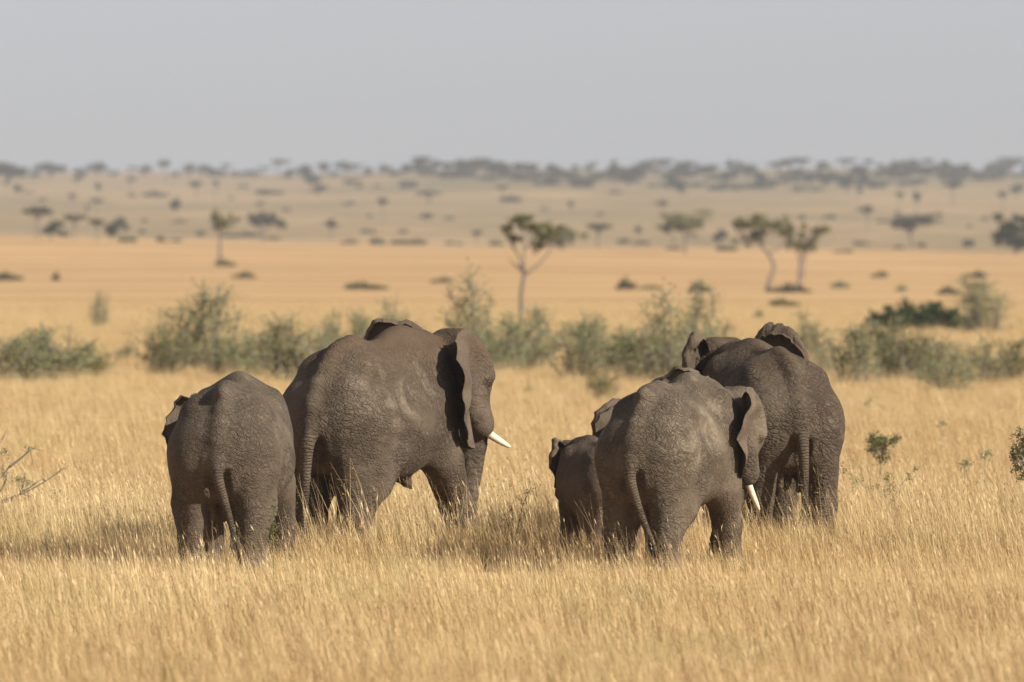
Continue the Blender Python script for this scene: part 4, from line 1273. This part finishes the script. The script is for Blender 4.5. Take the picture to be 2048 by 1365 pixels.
traced_plant('leafy_herb', 'sprawling bright green herb below the slim sapling', 'plant', 1762, 115,
  [[(1762, 1035), (1742, 985), (1712, 960), (1690, 938)], [(1762, 1035), (1766, 985), (1782, 955)], [(1765, 1030), (1800, 975), (1826, 940)], [(1755, 1030), (1736, 990), (1735, 965)], [(1768, 1030), (1815, 965)]],
  [(1690, 940, 0, 6, 8, 40), (1712, 960, 0, 12, 6, 60), (1782, 958, 0, 12, 12, 120), (1820, 955, 0, 9, 9, 70), (1750, 975, 0, 12, 9, 70), (1775, 985, 0, 14, 14, 110), (1828, 938, 0, 4, 7, 30)],
  M_FRESH, M_TWIG, 33, .008, .022)
traced_plant('thorn_branch_bush', 'pale thorny bush whose branches reach in at the left edge of the photo', 'bush', -58, 112,
  [[(-60, 1053), (-20, 1012), (45, 988), (92, 962), (132, 935)], [(-60, 1040), (-20, 985), (18, 935), (44, 916)], [(-20, 1010), (20, 1000), (60, 975), (84, 958)], [(-60, 1045), (-40, 960), (-10, 900), (4, 880)], [(-10, 1000), (10, 965), (14, 940)], [(40, 990), (48, 965), (50, 945)], [(18, 935), (50, 910), (66, 892)]],
  [(60, 895, .1, 8, 8, 40), (10, 905, 0, 10, 6, 40), (30, 960, 0, 18, 8, 60), (60, 965, 0, 20, 8, 60), (110, 985, .1, 12, 8, 40), (0, 940, 0, 14, 14, 60), (-30, 930, 0, 26, 30, 200)],
  M_BUSH, M_TWIG, 34, .018, .022)
traced_plant('green_stalk', 'fresh green leafy stalk in front of the right foreleg of the left elephant', 'plant', 546, 93.5,
  [[(548, 1160), (546, 1090), (546, 1040), (548, 1006)]],
  [(546, 1020, 0, 7, 12, 50), (544, 1045, 0, 8, 14, 60), (542, 1065, 0, 10, 10, 40), (549, 1085, 0, 8, 12, 50)], M_BUSHG, M_BUSHG, 35, .008, .022)
traced_plant('dry_weed', 'dark dried weed with seed heads right of the foreleg of the cow in profile', 'plant', 1030, 101,
  [[(1028, 1110), (1026, 1050), (1024, 1012)], [(1028, 1090), (1046, 1010), (1062, 978)], [(1029, 1100), (1010, 1030), (1000, 1010)], [(1030, 1080), (1040, 1040), (1058, 1020)]],
  [(1022, 1022, 0, 7, 10, 50), (1022, 1045, 0, 6, 9, 40), (1045, 1000, 0, 6, 6, 16), (1056, 985, 0, 8, 5, 14)], mat_leaf('dry_seed', (.10, .08, .06), (.20, .16, .11)), M_BARK, 36, .006, .016)
for i, (px, py, d, s) in enumerate([(1737, 806, 175, 7), (1882, 855, 150, 10), (1972, 912, 128, 9), (1932, 930, 124, 10), (470, 850, 150, 9), (1208, 862, 150, 5)]):
    b = HORIZON_PY + CAM_H * FPX / d
    traced_plant('grass_sprig', ['faint green sprig just right of the wrinkled elephant, farthest into the grass', 'grey-green sprig high in the grass between sapling and right edge',
        'pale green sprig near the right edge, left of the near green bush', 'low green sprig left of the pale green one on the right',
        'faint sprig in the tan grass above the rump of the left elephant', 'green sprig peeping over the back of the calf'][i], 'plant', px, d,
        [[(px, b), (px - 2, py + s), (px + 4, py - s)], [(px, b), (px + 6, py + 4)]], [(px, py, 0, s, s, 60), (px + 5, py - s * .7, 0, s * .7, s * .6, 30)],
        M_BUSH, M_TWIG, 40 + i, .008, .03)

# ------------------------------------------------------------------ tall dry grass
def mat_grass():
    t = NT('dry_grass')
    tone, hgt = t.attr('tone'), t.attr('hgt')
    oi = t.node('ShaderNodeObjectInfo')
    loc = oi.outputs['Location']
    a = t.mix(t.rng(tone, 0.0, .55), (.43, .30, .145, 1), (.62, .465, .25, 1))
    a = t.mix(t.rng(tone, .62, .70), a, (.74, .59, .34, 1))
    a = t.mix(t.rng(tone, .80, .83), a, (.42, .385, .15, 1))
    a = t.mix(t.rng(tone, .90, .93), a, (.36, .185, .10, 1))
    patch = t.noise(t.scalev(loc, (.6, .6, .6)), .16, 3, .6)
    a = t.mix(t.math('MULTIPLY', t.rng(patch, .42, .62), .45), a, (.46, .29, .14, 1))
    p2 = t.noise(t.scalev(loc, (1, 1, 1), (30, 5, 0)), .4, 2, .6)
    a = t.mix(t.math('MULTIPLY', t.rng(p2, .52, .66), .45), a, (.40, .34, .15, 1))
    d = t.node('ShaderNodeBsdfDiffuse'); tr = t.node('ShaderNodeBsdfTranslucent')
    t.l.new(a, d.inputs[0]); t.l.new(a, tr.inputs[0])
    mx = t.node('ShaderNodeMixShader'); mx.inputs[0].default_value = .18
    t.l.new(d.outputs[0], mx.inputs[1]); t.l.new(tr.outputs[0], mx.inputs[2])
    t.l.new(mx.outputs[0], t.out.inputs['Surface'])
    return t.m
M_GRASS = mat_grass()

def tuft(seed, nb, rad, hmin, hmax, stalks, width=.0031, lean=(-.22, .0)):
    rg = np.random.default_rng(seed)
    V, Q, tone, hg = [], [], [], []
    n = 0
    S = 4
    def ribbon(b, d, L, w, bend, tn):
        nonlocal n
        ts = np.linspace(0, 1, S + 1)
        up = np.array([0, 0, 1.0])
        hd = np.array([d[0], d[1], 0.0])
        P = b + up * (L * ts * (1 - .30 * bend * ts))[:, None] + hd * (L * (ts * .55 + bend * ts ** 2))[:, None]
        sd = rg.normal(0, 1, 3); sd[2] = 0; sd /= np.linalg.norm(sd)
        ww = w * (1 - .75 * ts ** 1.5)
        pts = np.stack([P - sd * ww[:, None], P + sd * ww[:, None]], 1).reshape(-1, 3)
        V.append(pts)
        k = np.arange(S) * 2 + n
        Q.append(np.stack([k, k + 1, k + 3, k + 2], 1))
        tone.append(np.full(len(pts), tn)); hg.append(np.repeat(ts, 2))
        n += len(pts)
        return P
    for i in range(nb):
        a = rg.uniform(0, 6.28); r = rad * math.sqrt(rg.uniform())
        b = np.array([math.cos(a) * r, math.sin(a) * r, -.02])
        L = hmin + (hmax - hmin) * rg.uniform() ** 1.4
        d = rg.normal(0, .30, 2) + np.array(lean)
        ribbon(b, d, L, width * rg.uniform(.5, 1.25), rg.uniform(.05, .7), rg.choice([rg.uniform(0, .7), .86], p=[.84, .16]))
    for i in range(stalks):
        a = rg.uniform(0, 6.28); r = rad * math.sqrt(rg.uniform())
        b = np.array([math.cos(a) * r, math.sin(a) * r, -.02])
        L = hmax * (.9 + 1.3 * rg.uniform() ** 1.9)
        d = rg.normal(0, .24, 2) + np.array(lean) * 1.5
        P = ribbon(b, d, L, width * .58, rg.uniform(.02, .22), rg.choice([rg.uniform(.66, .78), rg.uniform(.3, .6)]))
        kind = rg.uniform()
        if kind < .34:                           # loose reddish head of nodding spikelets
            for j in range(6):
                q = P[-1] + (P[-2] - P[-1]) * rg.uniform(0, .9) + rg.normal(0, .014, 3)
                e = q + np.array([rg.normal(0, .014), rg.normal(0, .014), rg.uniform(-.02, .02)])
                sd = rg.normal(0, 1, 3); sd /= np.linalg.norm(sd)
                w = .0032
                V.append(np.array([q - sd * w, q + sd * w, e + sd * w * .4, e - sd * w * .4]))
                Q.append(np.array([[n, n + 1, n + 2, n + 3]])); n += 4
                tone.append(np.full(4, .98)); hg.append(np.full(4, 1.0))
        elif kind < .55:                         # one slim spike
            ax = P[-1] - P[-2]; ax /= np.linalg.norm(ax)
            sd = np.cross(ax, rg.normal(0, 1, 3)); sd /= np.linalg.norm(sd)
            q, e = P[-1] - ax * .01, P[-1] + ax * rg.uniform(.05, .10)
            m = (q + e) / 2
            V.append(np.array([q, m + sd * .005, e, m - sd * .005]))
            Q.append(np.array([[n, n + 1, n + 2, n + 3]])); n += 4
            tone.append(np.full(4, .74)); hg.append(np.full(4, 1.0))
    return np.vstack(V), np.vstack(Q), np.concatenate(tone), np.concatenate(hg)

tufts = bpy.data.collections.new('grass_tufts')       # only instanced, never linked to the scene itself
NV = 10
for i in range(NV):
    V, Q, tn, hg = tuft(100 + i, 105, .28, .08, .31 + .05 * (i % 3), 6 + i % 4) if i < 8 else tuft(100 + i, 40, .26, .12, .40, 18, lean=(-.36, .05))
    o = bpy.data.objects.new('tuft_%02d' % i, mesh_np('tuft', V, Q, [M_GRASS], False, {'tone': tn, 'hgt': hg}))
    tufts.objects.link(o)

def scatter(d0, d1, dens, wide, seed):
    rg = np.random.default_rng(seed)
    n = int(dens * wide * (d1 ** 2 - d0 ** 2) / 2)
    d = np.sqrt(rg.uniform(d0 ** 2, d1 ** 2, n))
    x = rg.uniform(-.5, .5, n) * wide * d
    return np.stack([x, d, terrain(x, d)], 1)
P1 = scatter(52, 125, 7.0, .185, 1); P2 = scatter(125, 260, 3.0, .18, 2); P3 = scatter(260, 640, .8, .16, 3)
GP = np.vstack([P1, P2, P3])
rg = np.random.default_rng(5)
gs = np.concatenate([rg.uniform(.75, 1.2, len(P1)), rg.uniform(.8, 1.25, len(P2)) * np.interp(P2[:, 1], [125, 190], [1, .8]), rg.uniform(.7, 1.0, len(P3)) * np.clip((700 - P3[:, 1]) / 250, .3, 1)])
patchy = .5 + .5 * np.sin(GP[:, 0] * .9 + 1.3 * np.sin(GP[:, 1] * .31)) * np.sin(GP[:, 1] * .43 + GP[:, 0] * .2)
gs *= .84 + .30 * patchy
# grass shaped shorter before the herd, taller behind, so its shadow band shows
gs *= 1 - .32 * np.exp(-((GP[:, 1] - 92.5) / 4.2) ** 2) + .30 * np.exp(-((GP[:, 1] - 102) / 4.5) ** 2)
gr = rg.normal(0, .5, len(GP))
gi = np.where(rg.uniform(0, 1, len(GP)) < .10, rg.integers(8, NV, len(GP)), rg.integers(0, 8, len(GP)))
gm = bpy.data.meshes.new('tall_grass')
gm.vertices.add(len(GP)); gm.vertices.foreach_set('co', GP.astype(np.float32).ravel())
for nm, arr, ty in (('gs', gs, 'FLOAT'), ('gr', gr, 'FLOAT'), ('gi', gi, 'INT')):
    at = gm.attributes.new(nm, ty, 'POINT'); at.data.foreach_set('value', arr.astype(np.int32 if ty == 'INT' else np.float32))
grass = link('tall_grass', gm)
tag(grass, 'tall dry straw-coloured grass with reddish seed heads covering the plain', 'grass', kind='stuff')
ng = bpy.data.node_groups.new('grass_scatter', 'GeometryNodeTree')
ng.interface.new_socket('Geometry', in_out='INPUT', socket_type='NodeSocketGeometry')
ng.interface.new_socket('Geometry', in_out='OUTPUT', socket_type='NodeSocketGeometry')
gn, gl = ng.nodes, ng.links
n_in, n_out = gn.new('NodeGroupInput'), gn.new('NodeGroupOutput')
iop = gn.new('GeometryNodeInstanceOnPoints'); ci = gn.new('GeometryNodeCollectionInfo')
ci.inputs['Collection'].default_value = tufts
ci.inputs['Separate Children'].default_value = True
ci.inputs['Reset Children'].default_value = True
def named(nm, ty):
    a = gn.new('GeometryNodeInputNamedAttribute'); a.data_type = ty; a.inputs['Name'].default_value = nm
    return a.outputs['Attribute']
cx = gn.new('ShaderNodeCombineXYZ'); gl.new(named('gr', 'FLOAT'), cx.inputs[2])
e2r = gn.new('FunctionNodeEulerToRotation'); gl.new(cx.outputs[0], e2r.inputs[0])
gl.new(n_in.outputs[0], iop.inputs['Points']); gl.new(ci.outputs[0], iop.inputs['Instance'])
iop.inputs['Pick Instance'].default_value = True
gl.new(named('gi', 'INT'), iop.inputs['Instance Index'])
gl.new(e2r.outputs[0], iop.inputs['Rotation']); gl.new(named('gs', 'FLOAT'), iop.inputs['Scale'])
gl.new(iop.outputs[0], n_out.inputs[0])
md = grass.modifiers.new('scatter', 'NODES'); md.node_group = ng

# ------------------------------------------------------------------ haze
def haze_box():
    x, y0, y1, z0, z1 = 1420, -110, 6480, -2.0, 78.0
    V = [(a, b, c) for a in (-x, x) for b in (y0, y1) for c in (z0, z1)]
    F = np.array([(0, 1, 3, 2), (4, 6, 7, 5), (0, 4, 5, 1), (2, 3, 7, 6), (0, 2, 6, 4), (1, 5, 7, 3)])
    m = bpy.data.materials.new('haze'); m.use_nodes = True
    n, l = m.node_tree.nodes, m.node_tree.links
    n.clear()
    out = n.new('ShaderNodeOutputMaterial'); v = n.new('ShaderNodeVolumePrincipled')
    v.inputs['Color'].default_value = (.76, .84, .96, 1)
    v.inputs['Density'].default_value = 1.05e-4
    v.inputs['Anisotropy'].default_value = .2
    l.new(v.outputs[0], out.inputs['Volume'])
    o = link('haze', mesh_np('haze', V, F, [m]))
    tag(o, 'pale dusty haze over the plain', 'haze', kind='stuff')
haze_box()
